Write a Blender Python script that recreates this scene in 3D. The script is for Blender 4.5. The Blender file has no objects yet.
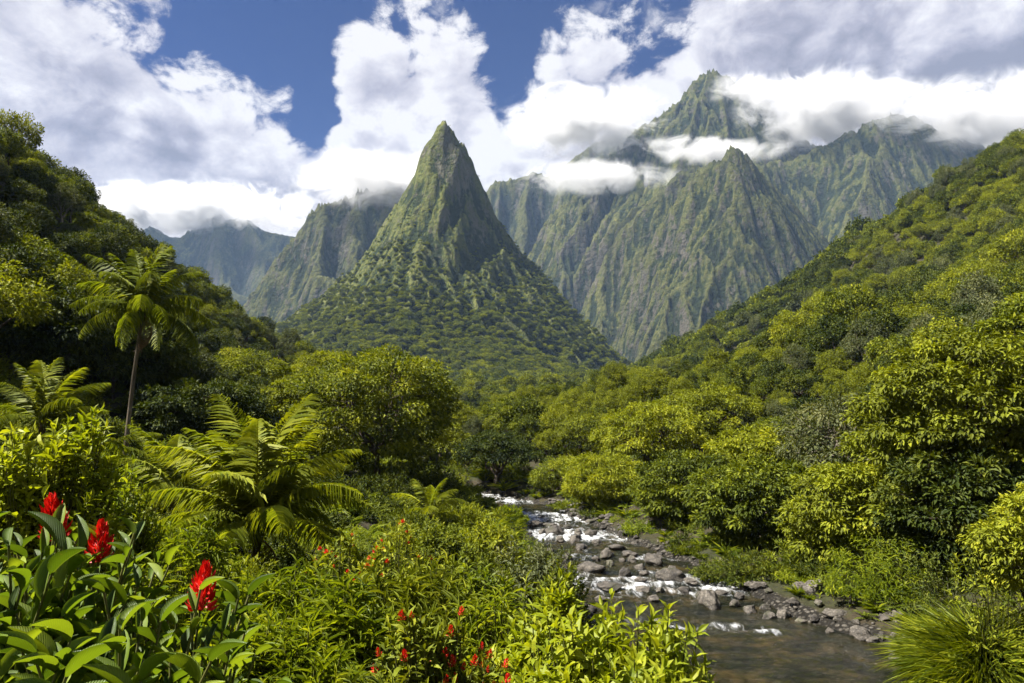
import bpy, math, random, time
import numpy as np
from mathutils import Vector, Matrix, noise as mnoise

T0 = time.time()
SC = bpy.context.scene
COL = SC.collection
rng = np.random.default_rng(7)
R = math.radians

# ------------------------------------------------------------------ camera
F = 683.0                      # focal length in pixels of a 1024 wide frame
CAM = np.array([0.0, 0.0, 7.0])
PITCH = math.atan((430 - 341.5) / F)
cp, sp = math.cos(PITCH), math.sin(PITCH)
cam = bpy.data.cameras.new('camera')
cam.lens = 36 * F / 1024
cam.sensor_width = 36
cam.clip_start = 0.1
cam.clip_end = 20000
camo = bpy.data.objects.new('camera', cam)
COL.objects.link(camo)
camo.location = CAM
camo.rotation_euler = (math.pi / 2 + PITCH, 0, 0)
SC.camera = camo


def P(px, py, Y):
    """world point at distance Y (world y) seen at pixel px, py"""
    dx = (px - 512) / F
    dz = (341.5 - py) / F
    d = np.array([dx, cp - dz * sp, sp + dz * cp])
    return CAM + d * (Y / d[1])


def proj(p):
    """world points (n,3) -> px, py, depth"""
    p = np.atleast_2d(p) - CAM
    f = p[:, 1] * cp + p[:, 2] * sp
    u = -p[:, 1] * sp + p[:, 2] * cp
    f = np.maximum(f, 1e-3)
    return 512 + F * p[:, 0] / f, 341.5 - F * u / f, f


# ------------------------------------------------------------------ noise
def _h(i, j, s=0):
    i = i.astype(np.int64); j = j.astype(np.int64)
    n = (i * 374761393 + j * 668265263 + s * 1442695041) & 0xffffffff
    n = ((n ^ (n >> 13)) * 1274126177) & 0xffffffff
    n = n ^ (n >> 16)
    return (n & 0xffffff) / float(0x1000000)


def vnoise(x, y, s=0):
    xi, yi = np.floor(x), np.floor(y)
    fx, fy = x - xi, y - yi
    fx = fx * fx * fx * (fx * (fx * 6 - 15) + 10); fy = fy * fy * fy * (fy * (fy * 6 - 15) + 10)
    a, b = _h(xi, yi, s), _h(xi + 1, yi, s)
    c, d = _h(xi, yi + 1, s), _h(xi + 1, yi + 1, s)
    return (a + (b - a) * fx) * (1 - fy) + (c + (d - c) * fx) * fy


def fbm(x, y, oct=5, s=0, gain=.5):
    t = 0; a = 1; n = 0
    for k in range(oct):
        t = t + a * (vnoise(x * 2 ** k + 17.3 * k, y * 2 ** k - 9.1 * k, s + k) - .5)
        n += a; a *= gain
    return t / n * 2


def sstep(a, b, x):
    t = np.clip((x - a) / (b - a), 0, 1)
    return t * t * (3 - 2 * t)


# ------------------------------------------------------------------ mesh accumulator
class Acc:
    def __init__(self):
        self.v = []; self.f = []; self.t = []; self.n = 0; self.uv = None

    def add(self, v, faces, tint=None):
        """v (n,3); faces: list of int arrays (m,k); tint scalar or (n,)"""
        v = np.asarray(v, float).reshape(-1, 3)
        self.v.append(v)
        for f in faces:
            f = np.asarray(f)
            if len(f):
                self.f.append(f + self.n)
        if tint is None: tint = .5
        self.t.append(np.broadcast_to(np.asarray(tint, float), (len(v),)))
        self.n += len(v)

    def mesh(self, name, mat, smooth=True):
        me = bpy.data.meshes.new(name)
        v = np.concatenate(self.v) if self.v else np.zeros((0, 3))
        me.vertices.add(len(v)); me.vertices.foreach_set('co', v.ravel().astype(np.float32))
        loops = np.concatenate([f.ravel() for f in self.f]).astype(np.int32)
        cnt = np.concatenate([np.full(len(f), f.shape[1]) for f in self.f]).astype(np.int32)
        st = np.concatenate([[0], np.cumsum(cnt)[:-1]]).astype(np.int32)
        me.loops.add(len(loops)); me.loops.foreach_set('vertex_index', loops)
        me.polygons.add(len(cnt)); me.polygons.foreach_set('loop_start', st)
        me.polygons.foreach_set('use_smooth', np.full(len(cnt), smooth))
        me.update(calc_edges=True)
        a = me.attributes.new('tint', 'FLOAT', 'POINT')
        a.data.foreach_set('value', np.concatenate(self.t).astype(np.float32))
        if self.uv is not None:
            a = me.attributes.new('lobe', 'FLOAT_VECTOR', 'POINT')
            a.data.foreach_set('vector', np.concatenate(self.uv).astype(np.float32).ravel())
        me.materials.append(mat)
        return me


def link(name, me, parent=None, loc=None, rotz=0, scale=1):
    o = bpy.data.objects.new(name, me)
    COL.objects.link(o)
    if parent is not None: o.parent = parent
    if loc is not None: o.location = [float(c) for c in loc]
    if rotz: o.rotation_euler.z = float(rotz)
    if scale != 1: o.scale = (scale,) * 3
    return o


def tag(o, label=None, cat=None, group=None, kind=None):
    if label: o['label'] = label
    if cat: o['category'] = cat
    if group: o['group'] = group
    if kind: o['kind'] = kind
    return o


def norm(a):
    return a / np.maximum(np.linalg.norm(a, axis=-1, keepdims=True), 1e-9)


def tube(acc, pts, rad, sides=6, tint=.5):
    pts = np.asarray(pts, float); rad = np.broadcast_to(np.asarray(rad, float), (len(pts),))
    n = len(pts)
    t = np.empty_like(pts); t[1:-1] = pts[2:] - pts[:-2]; t[0] = pts[1] - pts[0]; t[-1] = pts[-1] - pts[-2]
    t = norm(t)
    ref = np.array([0, 0, 1.]) if abs(t[0][2]) < .8 else np.array([1., 0, 0])
    u = norm(np.cross(t, ref)); w = np.cross(t, u)
    a = np.arange(sides) * 2 * math.pi / sides
    ring = np.cos(a)[None, :, None] * u[:, None, :] + np.sin(a)[None, :, None] * w[:, None, :]
    v = pts[:, None, :] + ring * rad[:, None, None]
    v = v.reshape(-1, 3)
    i = np.arange(n - 1)[:, None] * sides + np.arange(sides)[None, :]
    j = np.arange(n - 1)[:, None] * sides + (np.arange(sides)[None, :] + 1) % sides
    q = np.stack([i, j, j + sides, i + sides], -1).reshape(-1, 4)
    acc.add(v, [q], tint)


# leaf templates: x = across, y = along, z = up (unit length, unit width)
L_DIA = (np.array([[0, 0, 0], [-.5, .42, .12], [0, 1, -.08], [.5, .42, .12]]), [np.array([[0, 1, 2], [0, 2, 3]])[:, ::-1]])
def _lance():
    v = [[0, 0, 0], [0, .3, 0], [0, .65, -.05], [0, 1, -.22]]
    v += [[-.42, .25, .10], [-.46, .6, .05], [.42, .25, .10], [.46, .6, .05]]
    tri = np.array([[0, 4, 1][::-1], [0, 1, 6][::-1], [2, 5, 3][::-1], [2, 3, 7][::-1]])
    quad = np.array([[1, 4, 5, 2][::-1], [1, 2, 7, 6][::-1]])
    return (np.array(v, float), [tri, quad])
L_LAN = _lance()
def _strip(n, prof, droop, fold=.12, both=True):
    """long leaf: midrib + two edges, n segments"""
    v = []; t = np.linspace(0, 1, n + 1)
    for k, s in enumerate(t):
        w = prof(s) * .5
        z = -droop * s * s
        y = s * (1 - .25 * droop * s)
        v += [[-w, y, z + fold * w * 2], [0, y, z], [w, y, z + fold * w * 2]]
    q = []
    for k in range(n):
        a = 3 * k
        q += [[a, a + 1, a + 4, a + 3], [a + 1, a + 2, a + 5, a + 4]]
    return (np.array(v, float), [np.array(q)])
L_BLADE = _strip(3, lambda s: .25 + .75 * math.sin(math.pi * min(1, s * .9 + .1)) if s < .99 else 0.02, .55)
L_GRASS = _strip(5, lambda s: max(.03, 1 - s ** 1.6), .85, .1)
L_BROAD = _strip(7, lambda s: max(.03, math.sin(math.pi * (s ** .85) * .97 + .03) ** .75), .24, .22)
L_BRACT = _strip(3, lambda s: [.5, 1, .8, .03][int(round(s * 3))], -.25, -.25)
def _needle():
    v = [[-.5, 0, 0], [.5, 0, 0], [.42, .5, -.06], [-.42, .5, -.06], [0, 1, -.28]]
    return (np.array(v, float), [np.array([[0, 1, 2, 3]]), np.array([[3, 2, 4]])])
L_PIN = _needle()


def leaves(acc, pos, d, nrm, length, width, tmpl, tint):
    """scatter the leaf template; pos,d,nrm (n,3); length,width,tint (n,)"""
    n = len(pos)
    if n == 0: return
    d = norm(d); x = norm(np.cross(d, nrm)); z = np.cross(x, d)
    L = np.broadcast_to(np.asarray(length, float), (n,)); W = np.broadcast_to(np.asarray(width, float), (n,))
    tv, tf = tmpl; k = len(tv)
    v = (pos[:, None, :] + tv[None, :, 0, None] * x[:, None, :] * W[:, None, None]
         + tv[None, :, 1, None] * d[:, None, :] * L[:, None, None]
         + tv[None, :, 2, None] * z[:, None, :] * L[:, None, None])
    if acc.uv is not None: acc.uv.append(np.tile(tv, (n, 1)))
    off = (np.arange(n) * k)[:, None, None]
    acc.add(v.reshape(-1, 3), [(f[None] + off).reshape(-1, f.shape[1]) for f in tf],
            np.repeat(np.broadcast_to(tint, (n,)), k))


def rdir(r, n):
    v = r.normal(size=(n, 3)); return norm(v)


# ------------------------------------------------------------------ node helper
class NT:
    def __init__(self, tree):
        self.t = tree; self.n = tree.nodes; self.l = tree.links

    def new(self, typ, **kw):
        nd = self.n.new(typ)
        for k, v in kw.items(): setattr(nd, k, v)
        return nd

    def put(self, sock, v):
        if isinstance(v, bpy.types.NodeSocket): self.l.new(v, sock)
        elif v is not None:
            try: sock.default_value = v
            except Exception: sock.default_value = (*v, 1.0) if len(v) == 3 else v

    def m(self, op, a, b=None, c=None, clamp=False):
        nd = self.n.new('ShaderNodeMath'); nd.operation = op; nd.use_clamp = clamp
        for i, v in enumerate((a, b, c)):
            if v is not None: self.put(nd.inputs[i], v)
        return nd.outputs[0]

    def add(self, a, b): return self.m('ADD', a, b)
    def sub(self, a, b): return self.m('SUBTRACT', a, b)
    def mul(self, a, b): return self.m('MULTIPLY', a, b)

    def vm(self, op, a, b=None, scale=None):
        nd = self.n.new('ShaderNodeVectorMath'); nd.operation = op
        self.put(nd.inputs[0], a)
        if b is not None: self.put(nd.inputs[1], b)
        if scale is not None: self.put(nd.inputs['Scale'], scale)
        return nd.outputs['Value'] if op in ('DOT_PRODUCT', 'LENGTH', 'DISTANCE') else nd.outputs[0]

    def rng(self, x, a, b, c=0, d=1, smooth=True):
        nd = self.n.new('ShaderNodeMapRange')
        nd.interpolation_type = 'SMOOTHSTEP' if smooth else 'LINEAR'
        self.put(nd.inputs[0], x)
        for i, v in enumerate((a, b, c, d)): self.put(nd.inputs[i + 1], v)
        return nd.outputs[0]

    def noise(self, vec, scale, detail=4, rough=.5, dist=0, out=0, dim='3D'):
        nd = self.n.new('ShaderNodeTexNoise'); nd.noise_dimensions = dim
        if vec is not None: self.put(nd.inputs['Vector'], vec)
        nd.inputs['Scale'].default_value = scale; nd.inputs['Detail'].default_value = detail
        nd.inputs['Roughness'].default_value = rough; nd.inputs['Distortion'].default_value = dist
        return nd.outputs[out]

    def voro(self, vec, scale, feature='F1', out='Distance', smooth=None, rnd=1):
        nd = self.n.new('ShaderNodeTexVoronoi'); nd.feature = feature
        if vec is not None: self.put(nd.inputs['Vector'], vec)
        nd.inputs['Scale'].default_value = scale; nd.inputs['Randomness'].default_value = rnd
        if smooth is not None: nd.inputs['Smoothness'].default_value = smooth
        return nd.outputs[out]

    def ramp(self, fac, stops, interp='LINEAR'):
        nd = self.n.new('ShaderNodeValToRGB'); e = nd.color_ramp.elements
        nd.color_ramp.interpolation = interp
        while len(e) < len(stops): e.new(1)
        for k, (p, c) in enumerate(stops):
            e[k].position = p; e[k].color = (*c, 1) if len(c) == 3 else c
        self.put(nd.inputs[0], fac)
        return nd.outputs[0]

    def mix(self, f, a, b, typ='MIX'):
        nd = self.n.new('ShaderNodeMix'); nd.data_type = 'RGBA'; nd.blend_type = typ
        nd.clamp_factor = True
        self.put(nd.inputs[0], f); self.put(nd.inputs[6], a); self.put(nd.inputs[7], b)
        return nd.outputs[2]

    def mapv(self, vec, scale=(1, 1, 1), loc=(0, 0, 0)):
        nd = self.n.new('ShaderNodeMapping'); self.put(nd.inputs[0], vec)
        nd.inputs['Scale'].default_value = scale; nd.inputs['Location'].default_value = loc
        return nd.outputs[0]


def new_mat(name):
    m = bpy.data.materials.new(name); m.use_nodes = True
    m.node_tree.nodes.clear()
    return m, NT(m.node_tree)


def finish(m, g, surf, disp=None):
    o = g.new('ShaderNodeOutputMaterial')
    g.l.new(surf, o.inputs['Surface'])
    return m


def attr(g, name, out='Fac'):
    nd = g.new('ShaderNodeAttribute'); nd.attribute_name = name
    return nd.outputs[out]


def principled(g, base, rough=.6, spec=.5, bump=None, bstr=.5, bdist=.05, **kw):
    b = g.new('ShaderNodeBsdfPrincipled')
    g.put(b.inputs['Base Color'], base); g.put(b.inputs['Roughness'], rough)
    g.put(b.inputs['Specular IOR Level'], spec)
    for k, v in kw.items(): g.put(b.inputs[k], v)
    if bump is not None:
        bn = g.new('ShaderNodeBump'); bn.inputs['Strength'].default_value = bstr
        bn.inputs['Distance'].default_value = bdist
        g.l.new(bump, bn.inputs['Height']); g.l.new(bn.outputs[0], b.inputs['Normal'])
    return b.outputs[0]


def leaf_mat(name, stops, rough=.6, spec=.14, trans=.42, tcol=(1.35, 1.3, .35), var=.12, veins=False):
    m, g = new_mat(name)
    t = attr(g, 'tint')
    oi = g.new('ShaderNodeObjectInfo')
    t2 = g.add(t, g.mul(g.sub(oi.outputs['Random'], .5), var * 2))
    c = g.ramp(t2, stops)
    bump = None
    if veins:
        lb = g.new('ShaderNodeAttribute'); lb.attribute_name = 'lobe'
        sx_ = g.new('ShaderNodeSeparateXYZ'); g.l.new(lb.outputs['Vector'], sx_.inputs[0])
        ax_ = g.m('ABSOLUTE', sx_.outputs[0])
        ph = g.sub(g.mul(sx_.outputs[1], 120), g.mul(ax_, 90))
        bump = g.add(g.mul(g.m('SINE', ph), .5), g.mul(g.rng(ax_, 0, .05), 1.5))
        ge = g.new('ShaderNodeNewGeometry')
        sp = g.noise(ge.outputs['Position'], 22, 5, .65)
        c = g.mix(g.rng(ax_, .05, .0, 0, .55), c, (.16, .20, .05))
        c = g.mix(g.rng(sp, .66, .74, 0, .75), c, (.12, .085, .025))
        c = g.mix(g.rng(g.m('SINE', ph), .2, 1, 0, .25), c, (.10, .15, .03))
        rough = g.rng(sp, .3, .7, rough - .1, rough + .16)
    c2 = g.mix(1.0, c, tcol, 'MULTIPLY')
    surf = principled(g, c, rough, spec, bump=bump, bstr=.35, bdist=.004)
    tr = g.new('ShaderNodeBsdfTranslucent'); g.l.new(c2, tr.inputs[0])
    mx = g.new('ShaderNodeMixShader'); mx.inputs[0].default_value = trans
    g.l.new(surf, mx.inputs[1]); g.l.new(tr.outputs[0], mx.inputs[2])
    return finish(m, g, mx.outputs[0])
CLOUDS = 1; HAZE=0.00007
# light and sky
EXPO = 1.65
SUN_EL, SUN_AZ = 53.5, 259.0            # azimuth clockwise from +Y (north): 270 = from the west (-X)
SUN_DIR = np.array([math.sin(R(SUN_AZ)) * math.cos(R(SUN_EL)), math.cos(R(SUN_AZ)) * math.cos(R(SUN_EL)), math.sin(R(SUN_EL))])
sl = bpy.data.lights.new('sun', 'SUN'); sl.energy = 5.0; sl.angle = R(.53); sl.color = (1, .95, .86)
so = bpy.data.objects.new('sun', sl); COL.objects.link(so)
so.rotation_euler = Vector(SUN_DIR).to_track_quat('Z', 'Y').to_euler()
so.location = (0, 0, 900)

SC.view_settings.view_transform = 'Standard'; SC.view_settings.look = 'None'
SC.view_settings.gamma = 1; SC.view_settings.use_curve_mapping = False
SC.view_settings.exposure = EXPO

W = bpy.data.worlds.new('World'); SC.world = W; W.use_nodes = True
W.node_tree.nodes.clear()
g = NT(W.node_tree)
WS = .042
tc = g.new('ShaderNodeTexCoord'); D = g.vm('NORMALIZE', tc.outputs['Generated'])
sky = g.new('ShaderNodeTexSky'); sky.sky_type = 'NISHITA'; sky.sun_disc = False
sky.sun_elevation = R(SUN_EL); sky.sun_rotation = R(SUN_AZ)
sky.altitude = 300; sky.air_density = 1.0; sky.dust_density = .3; sky.ozone_density = 3.0
skyc = g.mix(1.0, sky.outputs[0], (.05, .19, .50), 'MULTIPLY')
sx = g.new('ShaderNodeSeparateXYZ'); g.l.new(D, sx.inputs[0])
az = g.m('ARCTAN2', sx.outputs[0], sx.outputs[1])       # radians, 0 = +Y
el = g.m('ARCSINE', sx.outputs[2])


def azel(px, py):
    d = P(px, py, 1.0) - CAM
    d = d / np.linalg.norm(d)
    return math.atan2(d[0], d[1]), math.asin(d[2])


def curve(x, pts, ylo, yhi, xlo=-.9, xhi=.9):
    nd = g.new('ShaderNodeFloatCurve')
    c = nd.mapping.curves[0]
    pts = sorted(pts)
    arr = [((a - xlo) / (xhi - xlo), (b - ylo) / (yhi - ylo)) for a, b in pts]
    arr = [(0.0, arr[0][1])] + arr + [(1.0, arr[-1][1])]
    while len(c.points) < len(arr): c.points.new(.5, .5)
    for p_, (a, b) in zip(c.points, arr): p_.location = (a, min(1, max(0, b)))
    nd.mapping.update()
    g.put(nd.inputs['Value'], g.rng(x, xlo, xhi, 0, 1, smooth=False))
    return g.rng(nd.outputs[0], 0, 1, ylo, yhi, smooth=False)


# cloud tops along the horizon, in (azimuth, elevation)
TOP = [(-60, -60), (30, -60), (78, -30), (118, 10), (150, 22), (182, 55), (222, 84), (242, 104), (262, 128), (292, 150), (312, 152), (326, 118),
       (300, 60), (330, 40), (400, 36), (450, 30), (486, 76), (508, 100), (522, 96), (536, 50), (580, 42), (650, 44), (690, 8), (730, -60), (1080, -60)]
TOPC = [(-60, -60), (20, -60), (78, -20), (118, 12), (150, 22), (182, 58), (222, 88), (244, 112), (266, 134), (292, 152), (312, 146), (328, 104),
        (352, 62), (400, 44), (452, 44), (484, 82), (506, 106), (520, 102), (540, 70), (580, 54), (650, 48), (692, 6), (730, -80), (1080, -80)]
topf = curve(az, [azel(*p) for p in TOPC], -.2, 1.1)
depth = g.sub(topf, el)                                  # radians below the cloud top


def blob(px, py, rx, ry, amp):
    a0, e0 = azel(px, py)
    u = g.m('DIVIDE', g.sub(az, a0), rx / F); v = g.m('DIVIDE', g.sub(el, e0), ry / F)
    r2 = g.add(g.mul(u, u), g.mul(v, v))
    return g.mul(g.m('EXPONENT', g.mul(r2, -1.0)), amp)


def cloud_noise(vec, full=True):
    """billowy field; the full one has the small billows as well"""
    warp = g.noise(vec, 7, 2, .5, out=1)
    v2 = g.vm('ADD', vec, g.vm('SCALE', g.vm('SUBTRACT', warp, (.5, .5, .5)), scale=.08))
    b1 = g.voro(v2, 8, 'F1')
    b1 = g.sub(1.06, g.mul(b1, b1))
    low = g.add(g.mul(b1, .34), g.mul(g.noise(v2, 6, 3, .55), .5))
    if not full: return low
    b2 = g.voro(v2, 24, 'F1')
    b2 = g.sub(1.06, g.mul(b2, b2))
    return low, g.add(g.mul(b2, .17), g.mul(g.noise(v2, 30, 7, .66), .50))


vecA = g.mapv(D, (1, 1, 1.35))
dl = (SUN_DIR * .035).tolist(); dl[1] = -.02
nl0, nh0 = cloud_noise(vecA)
n0 = g.add(nl0, nh0)
n1 = cloud_noise(g.vm('ADD', vecA, tuple(dl)), False)
# clumps in the layout
lay = g.m('MINIMUM', g.mul(depth, 11.0), 2.2)
for b in [(318, 118, 22, 40, -1.3), (292, 50, 20, 34, .9), (300, 118, 12, 10, .5), (216, 197, 14, 9, -.9)]:
    lay = g.add(lay, blob(*b))
wis = g.noise(g.mapv(D, (1, 1, 2.2), (3.1, 0, 0)), 8, 7, .62, 1.2)
wmask = 0
wl = [(430, 6, 60, 22, 1.), (612, 4, 40, 16, 1.2), (655, 22, 16, 14, 1.), (690, 10, 20, 14, 1)]
wm = None
for b in wl:
    q = blob(*b); wm = q if wm is None else g.add(wm, q)
dens = g.add(lay, g.mul(g.sub(n0, .79), 3.6))
alpha = g.rng(dens, -.05, .48)
walpha = g.mul(g.rng(g.add(wis, g.mul(g.sub(wm, 1.0), .26)), .44, .74), g.m('MINIMUM', wm, 1.0))
alpha = g.m('MAXIMUM', alpha, g.mul(walpha, .8))
# self-shading: lit where density falls towards the sun, grey deep inside / at bases
lit = g.add(g.mul(g.sub(nl0, n1), 1.9), g.mul(g.sub(nh0, .37), 1.7))
grey = None
for b in [(185, 150, 100, 46, .85), (40, 80, 90, 70, .55), (300, 200, 60, 30, .2), (900, 60, 170, 80, .95), (1010, 90, 90, 60, .5), (760, 60, 90, 40, .3), (620, 130, 70, 25, .15)]:
    q = blob(*b); grey = q if grey is None else g.add(grey, q)
soft = g.noise(g.mapv(D, (1, 1, 1.8), (5, 2, 1)), 6.5, 6, .55)
gr = g.mul(grey, g.rng(soft, .25, .72, .45, 1.1))
bright = g.add(g.sub(g.add(.86, lit), g.mul(gr, .47)), g.mul(g.rng(dens, 1.2, .2, 0, 1), .10))
bright = g.m('MINIMUM', g.m('MAXIMUM', bright, .30), .97)
ccol = g.ramp(bright, [(0, (.20, .20, .27)), (.30, (.30, .30, .38)), (.55, (.47, .46, .55)), (.8, (.76, .74, .80)), (.97, (.98, .96, .97))])
ccol = g.vm('SCALE', ccol, scale=1.0 / WS / 2 ** EXPO)
skym = g.mix(alpha, skyc, ccol)
bg = g.new('ShaderNodeBackground'); g.l.new(skym, bg.inputs[0]); bg.inputs[1].default_value = WS
wo = g.new('ShaderNodeOutputWorld'); g.l.new(bg.outputs[0], wo.inputs[0])

cy = SC.cycles
cy.max_bounces = 5; cy.diffuse_bounces = 2; cy.glossy_bounces = 2; cy.transmission_bounces = 2
cy.transparent_max_bounces = 8; cy.volume_bounces = 2
cy.use_denoising = True; cy.use_adaptive_sampling = True; cy.adaptive_threshold = .02
cy.caustics_reflective = False; cy.caustics_refractive = False
# ------------------------------------------------------------------ terrain
RIV_Y = np.array([-60, 0, 10, 20, 23.5, 27, 35, 45, 60, 66, 75, 90, 120, 200.])
RIV_X = np.array([16, 11, 9, 7.4, 7.4, 6.8, 5.9, 4.0, 1.4, -2, -10, -22, -38, -70.])
RIV_W = np.array([5, 5, 5, 4.8, 4.6, 3.6, 3.2, 2.5, 2.2, 2.0, 1.8, 1.6, 1.5, 1.5])
RIV_Z = np.array([-.6, -.2, -.1, 0, .02, .05, .2, .3, .4, .6, .9, 1.6, 3, 8.])


def riv(y):
    return np.interp(y, RIV_Y, RIV_X), np.interp(y, RIV_Y, RIV_W), np.interp(y, RIV_Y, RIV_Z)


CP = [  # right side
    (6, 0, 3.5), (24, 0, 1.2), (35, 0, 6), (60, 0, 20), (120, 0, 60), (200, 0, 100),
    (16, 20, .8), (20, 20, 1.8), (27, 20, 4.0), (40, 20, 9), (80, 20, 34), (140, 20, 70),
    (10.5, 35, .9), (16, 35, 2.2),
    (8, 45, 1.2), (16, 45, 3), (30, 45, 4.5), (60, 45, 13),
    (5.5, 60, 1.6), (5, 80, 1.8), (15, 80, 2.5), (40, 80, 6), (75, 80, 17),
    # left side
    (0, -10, 5.4), (-5, 0, 5.5), (0, 2, 5.0), (-15, 0, 8), (-40, 0, 22), (-80, 0, 55), (-120, 0, 90),
    (0, 8, 4.0), (-6, 8, 4.9), (5, 8, 2.2), (-12, 8, 6.5), (4, 14, 1.2),
    (0, 20, 1.7), (-3, 20, 2.6), (-8, 20, 3.6), (-15, 20, 5), (-25, 20, 9.5), (-50, 20, 28),
    (0, 35, .9), (-4, 36, 1.7), (-12, 36, 3.6), (-20, 36, 5), (-30, 36, 9), (-50, 36, 24),
    (-4, 60, 1.9), (-15, 60, 4), (-30, 60, 9.5), (-50, 60, 22),
    (-12, 80, 2.6), (-30, 80, 7),
    (-10, 110, 3), (-45, 110, 15), (0, 110, 1.5), (0, 160, 3), (-30, 200, 8), (20, 250, 7), (0, 400, 16), (60, 400, 24), (0, 600, 40), (-200, 600, 70),
]
for px, py, Y in [(1110, 75, 200), (1024, 130, 230), (960, 168, 255), (900, 214, 285), (860, 246, 310), (800, 288, 345), (740, 318, 390), (690, 345, 440), (640, 378, 520), (612, 398, 600)]:
    q = P(px, py, Y); CP.append((q[0], q[1], q[2] - 7)); CP.append((q[0] + 60, q[1] + 45, q[2] - 35))
for px, py, Y in [(1024, 240, 150), (1040, 320, 100), (900, 345, 115), (820, 330, 225), (900, 270, 205), (800, 385, 130), (740, 395, 170), (700, 385, 280), (870, 400, 75), (960, 395, 62), (760, 412, 95), (680, 410, 190)]:
    q = P(px, py, Y); CP.append((q[0], q[1], q[2] - 5))
for px, py, Y, dn in [(-90, -10, 75, 9), (0, 92, 100, 9), (55, 145, 125, 11), (95, 200, 150, 15), (130, 250, 180, 19), (165, 294, 215, 22), (215, 318, 260, 18), (260, 334, 300, 14), (300, 348, 340, 11), (330, 368, 400, 9)]:
    q = P(px, py, Y); CP.append((q[0], q[1], q[2] - dn)); CP.append((q[0] - 60, q[1] + 45, q[2] - 25 - dn))
CP = np.array(CP, float)


def _fit(cp_):
    d = np.linalg.norm(cp_[:, None, :2] - cp_[None, :, :2], axis=-1)
    n = len(cp_)
    A = np.zeros((n + 3, n + 3)); A[:n, :n] = d; A[:n, n] = 1; A[:n, n + 1:] = cp_[:, :2]
    A[n, :n] = 1; A[n + 1:, :n] = cp_[:, :2].T
    A[:n, :n] -= np.eye(n) * .5
    b = np.zeros(n + 3); b[:n] = cp_[:, 2]
    return np.linalg.solve(A, b)


CW = _fit(CP)


def ground_z(x, y, river=True):
    x = np.asarray(x, float); y = np.asarray(y, float)
    sh = x.shape; xf, yf = x.ravel(), y.ravel()
    out = np.zeros(len(xf))
    for s in range(0, len(xf), 20000):
        xs, ys = xf[s:s + 20000], yf[s:s + 20000]
        d = np.sqrt((xs[:, None] - CP[:, 0]) ** 2 + (ys[:, None] - CP[:, 1]) ** 2)
        out[s:s + 20000] = d @ CW[:-3] + CW[-3] + CW[-2] * xs + CW[-1] * ys
    out = out.reshape(sh)
    far = sstep(40, 120, y)
    out = out + fbm(x / 45, y / 45, 4, 3) * 4.5 * far + fbm(x / 7, y / 7, 4, 5) * .35
    if river:
        xc, w, z = riv(y)
        d = np.abs(x - xc) - w
        bed = z - .45 + .35 * fbm(x / 1.2, y / 1.2, 3, 9)
        bank = z + .12 + np.maximum(d, 0) * .22
        t = sstep(-.6, .5, d)
        low = bed * (1 - t) + bank * t
        t2 = sstep(1.0, 6.0, d)
        fade = sstep(150, 110, y)
        m = low * (1 - t2) + np.maximum(out, bank * .9) * t2
        out = out * (1 - fade) + m * fade
    return out


def grid_mesh(name, X, Y, Z, mat, smooth=True, mask=None, attrs=None):
    ny, nx = X.shape
    a = Acc()
    i = np.arange(ny - 1)[:, None] * nx + np.arange(nx - 1)[None, :]
    q = np.stack([i, i + 1, i + nx + 1, i + nx], -1).reshape(-1, 4)
    if mask is not None:
        q = q[mask[:-1, :-1].ravel() & mask[1:, 1:].ravel()]
    a.add(np.stack([X, Y, Z], -1).reshape(-1, 3), [q], 0.5 if attrs is None else attrs.ravel())
    return a.mesh(name, mat, smooth)


# materials -----------------------------------------------------------
def ground_material():
    m, g = new_mat('ground_soil')
    ge = g.new('ShaderNodeNewGeometry'); p = ge.outputs['Position']
    n = g.noise(p, .35, 6, .6)
    n2 = g.noise(p, 3.5, 6, .65)
    c = g.ramp(n2, [(.3, (.018, .014, .008)), (.5, (.045, .035, .02)), (.7, (.03, .04, .012))])
    c = g.mix(g.rng(n, .42, .6), c, g.ramp(n2, [(.3, (.016, .018, .007)), (.6, (.034, .036, .014)), (.75, (.06, .07, .02))]))
    t = attr(g, 'tint')                                   # 1 beside the river: gravel and silt
    peb = g.voro(p, 6.5, 'F1'); pc = g.voro(p, 6.5, 'F1', 'Color')
    sp_ = g.new('ShaderNodeSeparateColor'); g.l.new(pc, sp_.inputs[0])
    gv = g.ramp(sp_.outputs[0], [(0, (.018, .016, .013)), (.5, (.050, .045, .036)), (1, (.12, .108, .09))])
    gv = g.mix(g.rng(peb, .35, .55), gv, (.014, .012, .009))
    c = g.mix(g.rng(g.add(t, g.mul(g.sub(n2, .5), .7)), .4, .6), c, gv)
    n2 = g.add(n2, g.mul(peb, g.mul(t, -1.2)))
    return finish(m, g, principled(g, c, .9, .2, bump=n2, bstr=.8, bdist=.2))


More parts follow.
